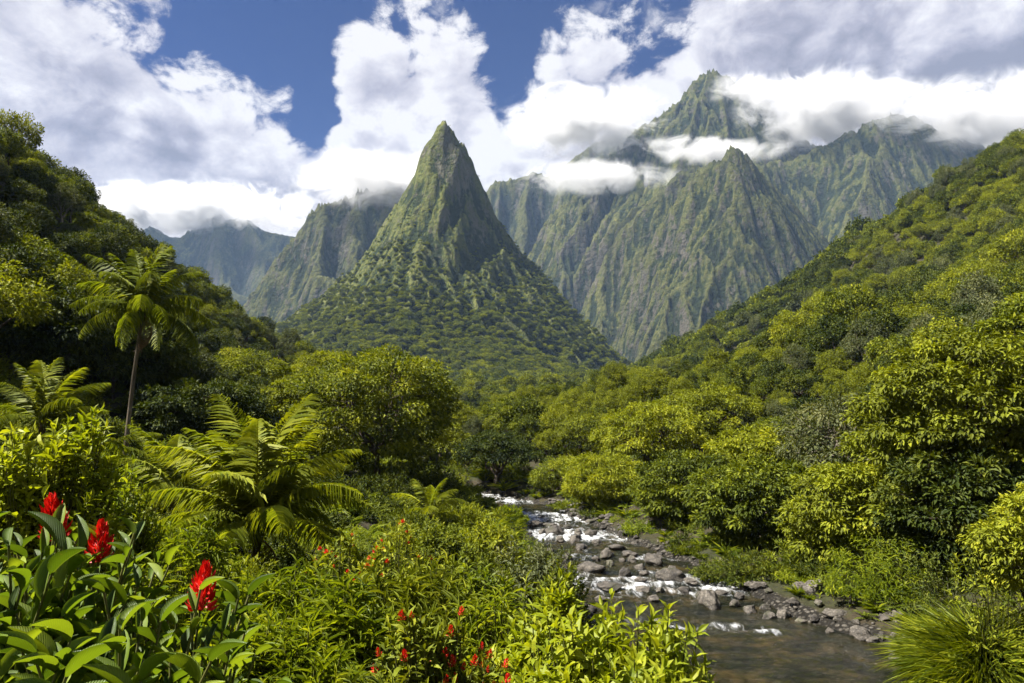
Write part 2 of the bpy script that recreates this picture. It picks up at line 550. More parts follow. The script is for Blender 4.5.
def mountain_material(name, tint=0.0, rock_amt=.5, scale=1.0, dark=1.0, lush=0):
    """mossy green volcanic cliff with fluted bare rock"""
    m, g = new_mat(name)
    ge = g.new('ShaderNodeNewGeometry'); p = ge.outputs['Position']
    nz = g.new('ShaderNodeSeparateXYZ'); g.l.new(ge.outputs['Normal'], nz.inputs[0])
    streak = g.noise(g.mapv(p, (1, 1, .22)), .05 / scale, 8, .62, .6)
    fine = g.noise(g.mapv(p, (1, 1, .5)), .22 / scale, 8, .65)
    blotch = g.noise(p, .012 / scale, 5, .6)
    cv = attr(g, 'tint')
    veg = g.voro(p, .14 / scale, 'F1')
    veg2 = g.voro(p, .33 / scale, 'F1')
    green = g.ramp(fine, [(.30, (.022, .032, .010)), (.46, (.060, .074, .020)), (.60, (.13, .130, .034)), (.75, (.20, .18, .055))])
    green = g.mix(g.rng(blotch, .42, .58, 0, .8), green, g.ramp(fine, [(.3, (.015, .026, .008)), (.7, (.055, .065, .020))]))
    rock = g.ramp(streak, [(.3, (.030, .028, .026)), (.5, (.085, .075, .060)), (.7, (.15, .13, .10))])
    k = g.add(g.mul(g.sub(nz.outputs[2], .52), -1.6), g.add(g.mul(g.sub(streak, .5), 2.6), g.mul(g.sub(fine, .5), 2.2)))
    mask = g.rng(k, .55 - rock_amt, 1.0 - rock_amt)
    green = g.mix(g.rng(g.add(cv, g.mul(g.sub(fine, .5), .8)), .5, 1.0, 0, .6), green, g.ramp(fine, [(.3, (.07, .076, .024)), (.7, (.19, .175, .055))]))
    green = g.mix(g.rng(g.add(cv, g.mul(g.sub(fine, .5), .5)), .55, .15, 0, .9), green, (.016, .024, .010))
    col = g.mix(mask, green, rock)
    col = g.mix(g.rng(g.noise(g.mapv(p, (1, 1, .15)), .09 / scale, 6, .7, .4), .54, .66, 0, .8), col, (.028, .030, .018))
    if lush: col = g.mix(lush, col, g.mix(1, col, (.80, 1.05, .55), 'MULTIPLY'))
    if dark != 1: col = g.mix(1, col, (dark, dark * .99, dark * 1.05), 'MULTIPLY')
    h = g.add(g.mul(g.sub(1, veg), 1.5), g.add(g.mul(g.sub(1, veg2), .8), g.add(g.mul(fine, 3.0), g.mul(streak, 3.5))))
    return finish(m, g, principled(g, col, .95, .12, bump=h, bstr=.8, bdist=2.0 * scale))


# heightfield mountains ------------------------------------------------
def ridge_field(X, Y, ridges, base):
    """ridges: list of (pixel pts [(px,py,Y)], slope_left, slope_right). left/right of travel direction"""
    H = np.full(X.shape, float(base))
    for pts, sl_, sr_ in ridges:
        q = np.array([P(*p) for p in pts])
        for a, b in zip(q[:-1], q[1:]):
            d = b - a; L2 = d[0] ** 2 + d[1] ** 2 + 1e-9
            t = np.clip(((X - a[0]) * d[0] + (Y - a[1]) * d[1]) / L2, 0, 1)
            cx, cy_ = a[0] + t * d[0], a[1] + t * d[1]
            dist = np.hypot(X - cx, Y - cy_)
            side = d[0] * (Y - a[1]) - d[1] * (X - a[0])
            sd = sstep(-.6, .6, side / (np.sqrt(L2) * np.maximum(dist, 1e-3)))
            s = sr_ + (sl_ - sr_) * sd
            H = np.maximum(H, a[2] + t * d[2] - s * dist)
    return H


def erode(X, Y, H, cell, amp, octs, step, s0=0, gain=.50, kphase=1.0):
    for o in range(octs):
        gy, gx = np.gradient(H, step)
        if o < 2:                                         # smooth direction for the big gullies
            for _ in range(5 if o == 0 else 2):
                gx = (gx + np.roll(gx, 1, 0) + np.roll(gx, -1, 0) + np.roll(gx, 1, 1) + np.roll(gx, -1, 1)) / 5
                gy = (gy + np.roll(gy, 1, 0) + np.roll(gy, -1, 0) + np.roll(gy, 1, 1) + np.roll(gy, -1, 1)) / 5
        gl = np.hypot(gx, gy) + 1e-6
        ax, ay = -gy / gl, gx / gl
        f = 1.0 / cell
        mod = .35 + 1.1 * vnoise(X / cell / 2.7 + 3.3 * o, Y / cell / 2.7 + s0, s0 + o)
        px, py = X * f + fbm(X / cell / 1.7, Y / cell / 1.7, 3, 5 + o) * .9, Y * f + fbm(X / cell / 1.7, Y / cell / 1.7, 3, 15 + o) * .9
        ix, iy = np.floor(px), np.floor(py)
        C = 0; S = 0; Wt = 0
        for di in (-1, 0, 1):
            for dj in (-1, 0, 1):
                jx = ix + di + _h(ix + di, iy + dj, s0 + 11 * o); jy = iy + dj + _h(ix + di, iy + dj, s0 + 11 * o + 5)
                vx, vy = px - jx, py - jy
                w = np.exp(-(vx * vx + vy * vy) * 2.2)
                ph = (vx * ax + vy * ay) * 2 * math.pi * kphase
                C = C + np.cos(ph) * w; Wt = Wt + w; S = S + np.sin(ph) * w
        c = C / (Wt + 1e-4)
        c = np.sign(c) * np.abs(c) ** .8
        H = H + mod * amp * (-np.abs(c) * .9 + .45 + c * .25) * sstep(.25, 1.0, gl)
        cell *= .5; amp *= gain
    return H


def box_mask_soft(H, base, drop=6):
    return H > base + .01


MOUNT = {}
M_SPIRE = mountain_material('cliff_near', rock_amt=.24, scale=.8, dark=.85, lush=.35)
M_MASS = mountain_material('cliff_far', rock_amt=.30, scale=1.5, dark=.62, lush=.15)  # base colour darkened overall, standing in for cloud shadow on the far cliffs


from mathutils.geometry import delaunay_2d_cdt


def tin(X, Y, lines, extra, back=None):
    """piecewise planar surface through break lines of (px, py, Y) points; extra: world points"""
    pts = []; edges = []
    for ln in lines:
        q = [P(*p) for p in ln]
        for k, a in enumerate(q):
            pts.append(a)
            if k: edges.append((len(pts) - 2, len(pts) - 1))
    pts += [np.array(e, float) for e in extra]
    vs, es, fs, vo, _, _ = delaunay_2d_cdt([Vector(p[:2]) for p in pts], edges, [], 0, 0.5)
    z = np.zeros(len(vs)); V = np.array([v[:] for v in vs])
    Pz = np.array(pts)
    for k, o in enumerate(vo):
        if o: z[k] = max(Pz[i][2] for i in o)
        else:
            d = np.linalg.norm(Pz[:, :2] - V[k], axis=1); i = np.argsort(d)[:2]; z[k] = (Pz[i[0]][2] * d[i[1]] + Pz[i[1]][2] * d[i[0]]) / (d[i[0]] + d[i[1]])
    H = np.full(X.shape, -300.0)
    for f in fs:
        a, b, c = f
        (x1, y1), (x2, y2), (x3, y3) = V[a], V[b], V[c]
        D_ = (y2 - y3) * (x1 - x3) + (x3 - x2) * (y1 - y3)
        if abs(D_) < 1e-6: continue
        lx, hx, ly, hy = min(x1, x2, x3) - 40, max(x1, x2, x3) + 40, min(y1, y2, y3) - 40, max(y1, y2, y3) + 40
        sel = (X > lx) & (X < hx) & (Y > ly) & (Y < hy)
        xs, ys = X[sel], Y[sel]
        l1 = ((y2 - y3) * (xs - x3) + (x3 - x2) * (ys - y3)) / D_
        l2 = ((y3 - y1) * (xs - x3) + (x1 - x3) * (ys - y3)) / D_
        l3 = 1 - l1 - l2
        ins = (l1 >= -1e-9) & (l2 >= -1e-9) & (l3 >= -1e-9)
        hv = H[sel]; hv[ins] = (l1 * z[a] + l2 * z[b] + l3 * z[c])[ins]; H[sel] = hv
    return H


def behind(ln, dy=350, dz=-330, dx=0):
    out = []
    for p in ln:
        q = P(*p); out.append((q[0] + dx, q[1] + dy, q[2] + dz))
    return out


def make_mountain(name, label, step, lines, extra, er, mat, fb=(40, 6), sm=2):
    allp = np.array([P(*p) for ln in lines for p in ln] + [list(e) for e in extra])
    x0, y0 = allp[:, :2].min(0); x1, y1 = allp[:, :2].max(0)
    xs = np.arange(x0, x1, step); ys = np.arange(y0, y1, step)
    X, Y = np.meshgrid(xs, ys)
    wx = X + fbm(X / fb[0], Y / fb[0], 4, 31) * fb[1]; wy = Y + fbm(X / fb[0], Y / fb[0], 4, 47) * fb[1]
    H = tin(wx, wy, lines, extra)
    ok = H > -250
    H = np.where(ok, H, -60)
    for _ in range(sm):
        H = (H * 2 + np.roll(H, 1, 0) + np.roll(H, -1, 0) + np.roll(H, 1, 1) + np.roll(H, -1, 1)) / 6
    H = erode(X, Y, H, er[0], er[1], er[2], step, s0=int(abs(x0)))
    H = H + fbm(X / 22, Y / 22, 5, 12) * 2.0 * (step / 2.4)
    keep = ok & np.roll(ok, 2, 0) & np.roll(ok, -2, 0) & np.roll(ok, 2, 1) & np.roll(ok, -2, 1)
    keep[:3] = False; keep[-3:] = False; keep[:, :3] = False; keep[:, -3:] = False
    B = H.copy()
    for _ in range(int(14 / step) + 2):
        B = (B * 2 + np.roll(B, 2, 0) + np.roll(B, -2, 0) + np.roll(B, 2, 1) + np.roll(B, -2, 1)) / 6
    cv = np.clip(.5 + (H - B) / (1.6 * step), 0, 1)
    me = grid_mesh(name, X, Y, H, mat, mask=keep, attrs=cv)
    o = tag(link(name, me), kind='structure')
    o['label'] = label
    return X, Y, H


l_ = [(446, 119, 800), (424, 147, 805), (412, 170, 812), (400, 197, 818), (384, 222, 824), (368, 247, 830), (345, 276, 836), (322, 299, 842), (298, 318, 850), (262, 340, 860), (220, 360, 870)]
r_ = [(446, 119, 800), (463, 142, 806), (478, 180, 812), (497, 222, 818), (514, 246, 822), (535, 268, 828), (566, 305, 835), (604, 352, 842), (628, 380, 850), (660, 402, 860)]
f_ = [(446, 119, 800), (437, 150, 790), (430, 175, 780), (427, 205, 766), (430, 235, 748), (436, 262, 730), (446, 290, 705), (466, 318, 672), (490, 342, 640), (520, 368, 590), (550, 392, 540), (575, 410, 490)]
SPIRE = make_mountain('mountain', 'pointed green volcanic spire standing alone in the middle of the valley', 2.0,
    [l_, r_, f_,
     [(437, 150, 790), (415, 200, 778), (392, 250, 745), (368, 295, 700), (345, 335, 640), (330, 370, 560)],
     [(430, 235, 748), (415, 285, 690), (405, 330, 630), (405, 370, 560), (415, 400, 490)],
    ],
    behind(l_[:1], 260, -330) + behind(l_[2:], 130, -190) + behind(r_[2:], 130, -190) +
    [(-130, 420, 20), (0, 400, 22), (90, 430, 24), (-240, 460, 30), (-330, 700, 30), (120, 600, 30), (160, 720, 26)],
    (64, 17, 6), M_SPIRE, (75, 9))

a_ = [(733, 145, 1150), (716, 162, 1155), (700, 178, 1160), (684, 196, 1165), (672, 212, 1170), (660, 234, 1172), (650, 256, 1174), (634, 296, 1176), (618, 340, 1180), (606, 372, 1185)]
b_ = [(733, 145, 1150), (745, 158, 1155), (757, 172, 1160), (782, 198, 1168), (800, 218, 1172), (822, 240, 1176), (850, 264, 1180), (900, 300, 1190)]
make_mountain('mountain', 'triangular fluted peak with a sunlit flank in front of the cloudy summit', 2.6,
    [a_, b_, [(733, 145, 1150), (741, 168, 1135), (744, 195, 1110), (738, 225, 1085), (728, 255, 1060), (714, 290, 1030), (704, 320, 1000), (690, 360, 960)],
     [(716, 162, 1155), (705, 215, 1120), (690, 260, 1090), (668, 310, 1060), (655, 350, 1030), (645, 385, 1000)]],
    behind(a_[:1], 260, -260) + behind(a_[2:], 110, -170) + behind(b_[2:], 110, -170) + [(60, 900, 0), (420, 900, 20), (560, 1000, 40)],
    (125, 38, 6), M_MASS, (85, 12))

c_ = [(712, 168, 1330), (684, 172, 1325), (658, 190, 1320), (636, 214, 1315), (620, 236, 1310), (610, 252, 1305), (603, 276, 1300), (590, 302, 1290), (574, 330, 1280), (560, 352, 1270)]
make_mountain('mountain', 'dark knife-edged ridge beside the triangular peak', 3.0,
    [c_, [(658, 190, 1320), (652, 230, 1290), (640, 275, 1250), (628, 320, 1220), (615, 360, 1190)],
     [(603, 276, 1300), (604, 318, 1240), (596, 352, 1190)],
     [(712, 168, 1330), (720, 200, 1300), (730, 240, 1260)]],
    behind(c_, 150, -190) + [P(760, 250, 1320), P(600, 400, 1150), P(700, 400, 1150), P(540, 380, 1230)],
    (110, 30, 6), M_MASS, (85, 12))

d_ = [(500, 300, 1560), (520, 272, 1570), (538, 246, 1580), (560, 216, 1590), (586, 188, 1600), (612, 160, 1605), (640, 134, 1610), (664, 116, 1615), (680, 100, 1615), (694, 82, 1612), (708, 71, 1610), (728, 80, 1612), (745, 92, 1615), (762, 104, 1620), (778, 126, 1625), (800, 145, 1630), (840, 158, 1640), (900, 165, 1650)]
make_mountain('mountain', 'highest summit of the massif poking through a band of cloud', 3.4,
    [d_, [(708, 71, 1610), (702, 98, 1570), (694, 124, 1530), (680, 160, 1480), (664, 196, 1440), (650, 230, 1400)],
     [(664, 116, 1615), (648, 160, 1560), (622, 205, 1510), (596, 250, 1470), (570, 300, 1430)],
     [(612, 160, 1605), (590, 210, 1540), (562, 258, 1490), (540, 300, 1450)],
     [(640, 134, 1610), (630, 175, 1580), (604, 224, 1545), (580, 270, 1500)],
     [(728, 80, 1612), (736, 118, 1550), (748, 160, 1480), (760, 200, 1420)],
     [(762, 104, 1620), (776, 150, 1550), (790, 200, 1480), (810, 250, 1420)]],
    behind(d_, 260, -260) + [P(520, 380, 1400), P(620, 380, 1380), P(760, 330, 1350), P(900, 300, 1380), P(470, 360, 1500)],
    (150, 46, 6), M_MASS, (95, 20))

e_ = [(730, 176, 1475), (760, 170, 1475), (790, 160, 1470), (820, 148, 1466), (846, 138, 1460), (870, 122, 1455), (898, 112, 1450), (914, 118, 1452), (930, 128, 1455), (960, 142, 1460), (1000, 152, 1470), (1060, 170, 1480)]
make_mountain('mountain', 'long dark ridge with a sunlit spur above the forested hillside', 3.2,
    [e_, [(898, 112, 1450), (886, 146, 1400), (868, 168, 1370), (860, 196, 1330), (848, 226, 1300), (838, 262, 1260)],
     [(870, 122, 1455), (850, 160, 1420), (832, 200, 1390), (812, 240, 1350)],
     [(930, 128, 1455), (922, 170, 1380), (905, 220, 1320), (890, 260, 1270)],
     [(820, 148, 1466), (812, 190, 1420), (790, 230, 1370), (775, 260, 1340)]],
    behind(e_, 220, -200) + [P(740, 330, 1280), P(860, 350, 1160), P(1000, 330, 1200), P(1080, 300, 1300)],
    (135, 40, 6), M_MASS, (90, 18))

h_ = [(950, 160, 1700), (975, 140, 1700), (1004, 124, 1700), (1030, 135, 1705), (1080, 150, 1710)]
make_mountain('mountain', 'dim slate blue summit almost lost in cloud above the forested hillside', 6.0,
    [h_, [(1004, 124, 1700), (990, 180, 1600)]], behind(h_, 200, -200) + [P(930, 300, 1500), P(1090, 300, 1500)], (85, 18, 3), M_MASS, (70, 12))

k_ = [(440, 230, 1880), (470, 205, 1880), (500, 178, 1880), (530, 172, 1880), (562, 168, 1880), (600, 140, 1900), (640, 126, 1920), (690, 110, 1940)]
make_mountain('mountain', 'hazy blue cliff wall between the spire and the massif', 4.5,
    [k_, [(500, 178, 1880), (496, 230, 1800), (490, 300, 1700)], [(530, 172, 1880), (524, 225, 1790), (515, 290, 1700)],
     [(515, 180, 1885), (510, 235, 1830), (502, 300, 1750)], [(546, 175, 1885), (540, 235, 1830), (526, 300, 1750)],
     [(562, 168, 1880), (556, 220, 1790), (540, 290, 1700)], [(600, 140, 1900), (590, 200, 1800), (570, 270, 1700)]],
    behind(k_, 200, -200) + [P(420, 380, 1650), P(520, 390, 1600), P(660, 380, 1600), P(400, 300, 1800)],
    (95, 24, 4), M_MASS, (80, 14))

i_ = [(214, 345, 1350), (240, 318, 1350), (262, 290, 1360), (280, 262, 1365), (296, 240, 1368), (310, 216, 1372), (324, 203, 1375), (348, 196, 1385), (372, 190, 1395), (398, 186, 1400), (430, 195, 1405), (470, 220, 1410)]
make_mountain('mountain', 'bare ribbed mountain rising behind the spire with its top in cloud', 3.2,
    [i_, [(324, 203, 1375), (324, 240, 1330), (314, 280, 1280), (300, 320, 1230)], [(310, 216, 1372), (300, 258, 1350), (284, 300, 1310), (270, 330, 1270)],
     [(348, 196, 1385), (354, 236, 1330), (350, 280, 1270), (340, 320, 1220)], [(337, 200, 1380), (340, 240, 1355), (334, 290, 1310)],
     [(374, 190, 1395), (378, 236, 1355), (372, 290, 1300)], [(398, 186, 1400), (396, 236, 1340), (390, 290, 1270)]],
    behind(i_, 220, -220) + [P(200, 390, 1200), P(320, 390, 1100), P(440, 380, 1150), P(480, 320, 1300)],
    (115, 36, 6), M_MASS, (80, 16))

j_ = [(40, 262, 2400), (80, 250, 2390), (110, 243, 2380), (136, 232, 2360), (152, 226, 2350), (172, 238, 2350), (198, 226, 2350), (216, 212, 2340), (238, 214, 2340), (262, 230, 2350), (292, 236, 2350), (330, 250, 2360), (400, 270, 2370)]
make_mountain('mountain', 'distant blue mountain range under the clouds', 6.0,
    [j_, [(216, 212, 2340), (212, 250, 2250), (225, 290, 2150)], [(238, 214, 2340), (262, 260, 2240), (262, 300, 2150)],
     [(152, 226, 2350), (165, 262, 2260), (185, 295, 2160)], [(226, 222, 2345), (236, 262, 2290), (245, 300, 2220)], [(185, 238, 2352), (192, 265, 2290), (205, 300, 2200)]],
    behind(j_, 250, -220) + [P(20, 380, 2100), P(200, 380, 2000), P(420, 380, 2100)],
    (130, 30, 4), M_MASS, (110, 22))

# ------------------------------------------------------------------ clouds hanging on the mountains
def cloud_material():
    m, g = new_mat('cloud_vapour')
    tc = g.new('ShaderNodeTexCoord'); oc = tc.outputs['Object']
    ge = g.new('ShaderNodeNewGeometry'); p = ge.outputs['Position']
    r = g.vm('LENGTH', oc)
    n = g.noise(g.mapv(p, (1, 1, 1.5)), .0125, 8, .68, .8)
    oi = g.new('ShaderNodeObjectInfo')
    d = g.add(g.mul(g.sub(1.0, r), .9), g.mul(g.sub(n, .5), 3.6))
    d = g.rng(d, .22, 1.15, smooth=False)
    d = g.mul(d, g.rng(r, .99, .62))
    v = g.new('ShaderNodeVolumePrincipled')
    v.inputs['Color'].default_value = (1, 1, 1, 1)
    v.inputs['Anisotropy'].default_value = .25
    g.put(v.inputs['Density'], g.mul(d, .075))
    o = g.new('ShaderNodeOutputMaterial'); g.l.new(v.outputs[0], o.inputs['Volume'])
    m.cycles.volume_sampling = 'DISTANCE' if hasattr(m.cycles, 'volume_sampling') else None
    return m


M_CLOUD = cloud_material()


def cloud(px, py, Y, rx, ry, rz, label):
    """rx, rz in pixels at that distance, ry in metres"""
    c = P(px, py, Y); k = Y / F
    me = bpy.data.meshes.new('cloud')
    import bmesh
    bm = bmesh.new(); bmesh.ops.create_icosphere(bm, subdivisions=3, radius=1); bm.to_mesh(me); bm.free()
    me.materials.append(M_CLOUD)
    o = link('cloud', me, loc=c); o.scale = (rx * k, ry, rz * k)
    tag(o, label, kind='stuff')
    return o


if CLOUDS:
    cloud(830, 116, 1520, 115, 200, 50, 'white cloud wrapped round the shoulder of the highest peak')
    cloud(985, 122, 1450, 140, 220, 46, 'grey cloud covering the crest above the forested hillside')
    cloud(585, 122, 1580, 105, 150, 44, 'white cloud bank over the cliff wall beside the highest peak')
    cloud(595, 178, 1400, 105, 70, 22, 'thin white cloud wisp crossing the cliff wall')
    cloud(705, 150, 1420, 105, 60, 17, 'thin white cloud wisp crossing below the summit')
    cloud(752, 92, 1560, 60, 70, 24, 'small torn cloud trailing off the summit')
    cloud(380, 184, 1380, 105, 150, 38, 'white cloud sitting on the ribbed mountain behind the spire')
    cloud(185, 210, 2330, 190, 200, 32, 'white cloud low over the distant blue range')

# ------------------------------------------------------------------ haze
if HAZE:
    a = Acc()
    x0, x1, y0, y1, z0, z1 = -1700, 1500, -120, 2900, -8, 1100
    v = [(x, y, z) for z in (z0, z1) for y in (y0, y1) for x in (x0, x1)]
    a.add(v, [np.array([[0, 2, 3, 1], [4, 5, 7, 6], [0, 1, 5, 4], [2, 6, 7, 3], [0, 4, 6, 2], [1, 3, 7, 5]])])
    m, g = new_mat('haze_air')
    vp = g.new('ShaderNodeVolumePrincipled')
    vp.inputs['Color'].default_value = (.44, .65, 1.0, 1); vp.inputs['Density'].default_value = HAZE
    vp.inputs['Anisotropy'].default_value = .0
    o = g.new('ShaderNodeOutputMaterial'); g.l.new(vp.outputs[0], o.inputs['Volume'])
    tag(link('haze', a.mesh('haze', m, False)), kind='stuff')
# ------------------------------------------------------------------ plant materials
G1 = [(.0, (.020, .030, .005)), (.35, (.070, .092, .009)), (.65, (.165, .195, .014)), (1, (.29, .30, .020))]          # mid forest green
G2 = [(.0, (.030, .045, .005)), (.35, (.115, .130, .010)), (.65, (.215, .245, .014)), (1, (.35, .345, .022))]          # yellow green
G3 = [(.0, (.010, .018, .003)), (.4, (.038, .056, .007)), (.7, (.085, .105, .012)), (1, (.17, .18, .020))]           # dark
G4 = [(.0, (.025, .050, .005)), (.4, (.105, .145, .009)), (.7, (.22, .265, .013)), (1, (.36, .38, .025))]             # fresh bright green
G5 = [(.0, (.030, .038, .016)), (.4, (.070, .085, .032)), (.7, (.12, .135, .055)), (1, (.19, .19, .08))]             # grey green
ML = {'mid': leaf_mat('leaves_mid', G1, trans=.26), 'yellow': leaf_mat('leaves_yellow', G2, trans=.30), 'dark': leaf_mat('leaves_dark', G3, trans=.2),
      'fresh': leaf_mat('leaves_fresh', G4, rough=.48, spec=.22), 'pale': leaf_mat('leaves_pale', G5, trans=.25),
      'palm': leaf_mat('leaves_palm', [(.0, (.045, .06, .006)), (.5, (.16, .20, .016)), (1, (.36, .37, .03))], rough=.55, spec=.14, trans=.42),
      'ginger': leaf_mat('leaves_ginger', [(.0, (.045, .080, .008)), (.5, (.120, .185, .016)), (1, (.26, .32, .032))], rough=.5, spec=.32, trans=.38, var=.05, veins=True)}


def bark(name, c0, c1, sc=6):
    m, g = new_mat(name)
    tc = g.new('ShaderNodeTexCoord')
    n = g.noise(g.mapv(tc.outputs['Object'], (1, 1, .3)), sc, 6, .65)
    c = g.ramp(n, [(.3, c0), (.7, c1)])
    return finish(m, g, principled(g, c, .9, .2, bump=n, bstr=.6, bdist=.05))


M_BARK = bark('bark_dark', (.025, .018, .012), (.10, .078, .055))
M_PALE = bark('bark_pale', (.12, .10, .075), (.32, .28, .22))
M_PTR = bark('bark_palm', (.05, .038, .026), (.17, .14, .10), 3)


def simple_mat(name, c0, c1, rough=.5, spec=.4, trans=.25, sc=20):
    m, g = new_mat(name)
    t = attr(g, 'tint')
    c = g.ramp(t, [(0, c0), (1, c1)])
    tr = g.new('ShaderNodeBsdfTranslucent'); g.l.new(c, tr.inputs[0])
    mx = g.new('ShaderNodeMixShader'); mx.inputs[0].default_value = trans
    g.l.new(principled(g, c, rough, spec), mx.inputs[1]); g.l.new(tr.outputs[0], mx.inputs[2])
    return finish(m, g, mx.outputs[0])


M_RED = simple_mat('petals_red', (.45, .004, .003), (.88, .030, .012))
M_ORANGE = simple_mat('petals_orange', (.55, .06, .01), (.85, .20, .03))
M_STEM = simple_mat('stem_green', (.045, .055, .012), (.12, .12, .03), trans=0)
M_REDSTEM = simple_mat('stem_red', (.20, .03, .01), (.35, .08, .02), trans=0)


# ------------------------------------------------------------------ generators
def bend(a, b, sag, n=5, r=None, jit=0.0):
    t = np.linspace(0, 1, n)[:, None]
    p = a + (b - a) * t
    p[:, 2] += (sag * 4 * t * (1 - t))[:, 0] * np.linalg.norm(b - a)
    if r is not None and jit:
        p[1:-1] += r.normal(size=(n - 2, 3)) * jit * np.linalg.norm(b - a)
    return p


def gen_tree(seed, H=12, CR=5, flat=.62, trunk_r=.25, fork=.35, n_limb=6, n_clump=60, clump_r=1.0, lpc=90, leaf=(.28, .13),
             tmpl=L_DIA, lean=(0, 0), droop=.15, tint=(.5, .22), wood_sides=6, up=.6, low=-.35, bare=0.0, flatten=.52, sep=.92):
    """returns wood Acc, leaf Acc; base at the origin"""
    r = np.random.default_rng(seed)
    wood, leaf_a = Acc(), Acc()
    c = np.array([lean[0], lean[1], H - CR * flat])
    top = np.array([lean[0] * .5, lean[1] * .5, H * fork])
    tr = bend(np.zeros(3), top, 0, 6, r, .03)
    tube(wood, tr, np.linspace(trunk_r * 1.25, trunk_r * .8, 6), wood_sides + 2)
    # clump centres in the crown shell, uneven outline
    cs = []
    tries = 0
    lob = rdir(r, 7); lobw = r.uniform(-.34, .36, 7)
    while len(cs) < n_clump and tries < n_clump * 40:
        tries += 1
        u = rdir(r, 1)[0]
        if u[2] < low: continue
        bulge = 1 + sum(w * max(0, float(u @ l)) ** 4 for l, w in zip(lob, lobw))
        q = u * (r.uniform(.30, 1) ** .5) * bulge
        p = c + q * np.array([CR, CR, CR * flat])
        if all(np.linalg.norm((p - o) / np.array([1, 1, .75])) > clump_r * sep for o in cs): cs.append(p)
    cs = np.array(cs)
    # main limbs
    nodes = []; nr = []
    for k in range(n_limb):
        a = k * 2 * math.pi / n_limb + r.uniform(-.4, .4)
        e = r.uniform(.15, .75)
        tgt = c + np.array([math.cos(a) * CR * (1 - e * .6) * .62, math.sin(a) * CR * (1 - e * .6) * .62, CR * flat * (e - .25) * .8])
        p = bend(top, tgt, -.06, 7, r, .035)
        rad = np.linspace(trunk_r * .62, trunk_r * .17, 7)
        tube(wood, p, rad, wood_sides)
        nodes += list(p[2:]); nr += list(rad[2:])
    nodes = np.array(nodes); nr = np.array(nr)
    for p in cs:
        d = np.linalg.norm(nodes - p, axis=1) + np.maximum(0, nodes[:, 2] - p[2]) * .8
        i = int(np.argmin(d))
        q = bend(nodes[i], p, -.05, 4, r, .06)
        tube(wood, q, np.linspace(min(nr[i], trunk_r * .16), trunk_r * .035, 4), max(3, wood_sides - 2))
        for _ in range(2):
            e = p + rdir(r, 1)[0] * clump_r * .7
            tube(wood, np.array([q[2], e]), [trunk_r * .04, trunk_r * .015], 3)
    for p in cs:
        if r.random() < bare: continue
        n = int(lpc * r.uniform(.7, 1.3))
        u = rdir(r, n)
        rad = clump_r * r.uniform(.8, 1.25)
        pos = p + u * (r.uniform(0, 1, (n, 1)) ** .38) * rad * .92 * np.array([1, 1, flatten])
        out = norm(u + norm(p - c + np.array([0, 0, .5])) * .5)
        d = norm(out * .8 + rdir(r, n) * .55 + np.array([0, 0, -droop * 2]))
        nn = norm(out * .5 + rdir(r, n) * .5 + np.array([0, 0, up * 2]))
        s = r.uniform(.65, 1.25, n)
        t = np.clip(tint[0] + r.normal() * tint[1] * .55 + r.normal(size=n) * tint[1] * .6, 0, 1)
        leaves(leaf_a, pos, d, nn, leaf[0] * s, leaf[1] * s, tmpl, t)
    return wood, leaf_a


def tree_meshes(name, mat, barkm=M_BARK, **kw):
    w, l = gen_tree(**kw)
    return w.mesh(name + '_trunk', barkm), l.mesh(name + '_crown', mat, False)


def place_tree(kind, meshes, loc, rotz=0, scale=1, label=None, cat='tree', group=None, sz=1):
    e = link(kind, None, loc=loc, rotz=rotz, scale=scale)
    if sz != 1: e.scale[2] = scale * sz
    e.empty_display_size = .3
    tag(e, label, cat, group)
    link('trunk', meshes[0], e); link('crown', meshes[1], e)
    return e


def gen_frond(seed, L=4.0, a0=60, bendk=95, n=60, ll=.8, lw=.045, hang=.55, tint=(.5, .2), sides=4, rr=.035, twist=0.0, bare=.15):
    """palm frond from the origin, in the +X/Z plane. returns rachis+leaflets Acc"""
    r = np.random.default_rng(seed)
    acc = Acc()
    m = 16
    ang = R(a0) - R(bendk) * (np.linspace(0, 1, m) ** 1.3)
    step = L / (m - 1)
    x = np.concatenate([[0], np.cumsum(np.cos(ang[:-1]) * step)]); z = np.concatenate([[0], np.cumsum(np.sin(ang[:-1]) * step)])
    y = np.sin(np.linspace(0, 1, m) * 2) * twist * L
    pts = np.stack([x, y, z], -1)
    tube(acc, pts, np.linspace(rr, rr * .15, m), sides, tint=.95)
    t = np.linspace(bare, .995, n)
    for side in (-1, 1):
        tt = t + r.uniform(-.004, .004, n)
        px = np.stack([np.interp(tt, np.linspace(0, 1, m), pts[:, k]) for k in range(3)], -1)
        tg = np.stack([np.interp(tt, np.linspace(0, 1, m), np.gradient(pts[:, k])) for k in range(3)], -1); tg = norm(tg)
        upv = norm(np.cross(np.cross(tg, np.array([0, 0, 1.])), tg))
        sd = np.cross(tg, upv) * side
        fw = (.35 + .55 * t ** 2)[:, None]
        d = norm(sd + tg * fw + upv * (.25 - hang * (.4 + r.uniform(0, .7, n)))[:, None] + np.array([0, 0, -hang * .5]) + r.normal(size=(n, 3)) * .08)
        Ls = ll * np.sin(np.clip((t - bare) / (1 - bare), 0, 1) * 2.35 + .65) ** .7 * r.uniform(.85, 1.1, n)
        leaves(acc, px, d, norm(upv + sd * .3), np.maximum(Ls, .1), lw, L_BLADE, np.clip(tint[0] + r.normal(size=n) * tint[1] * .5, 0, .93))
    return acc


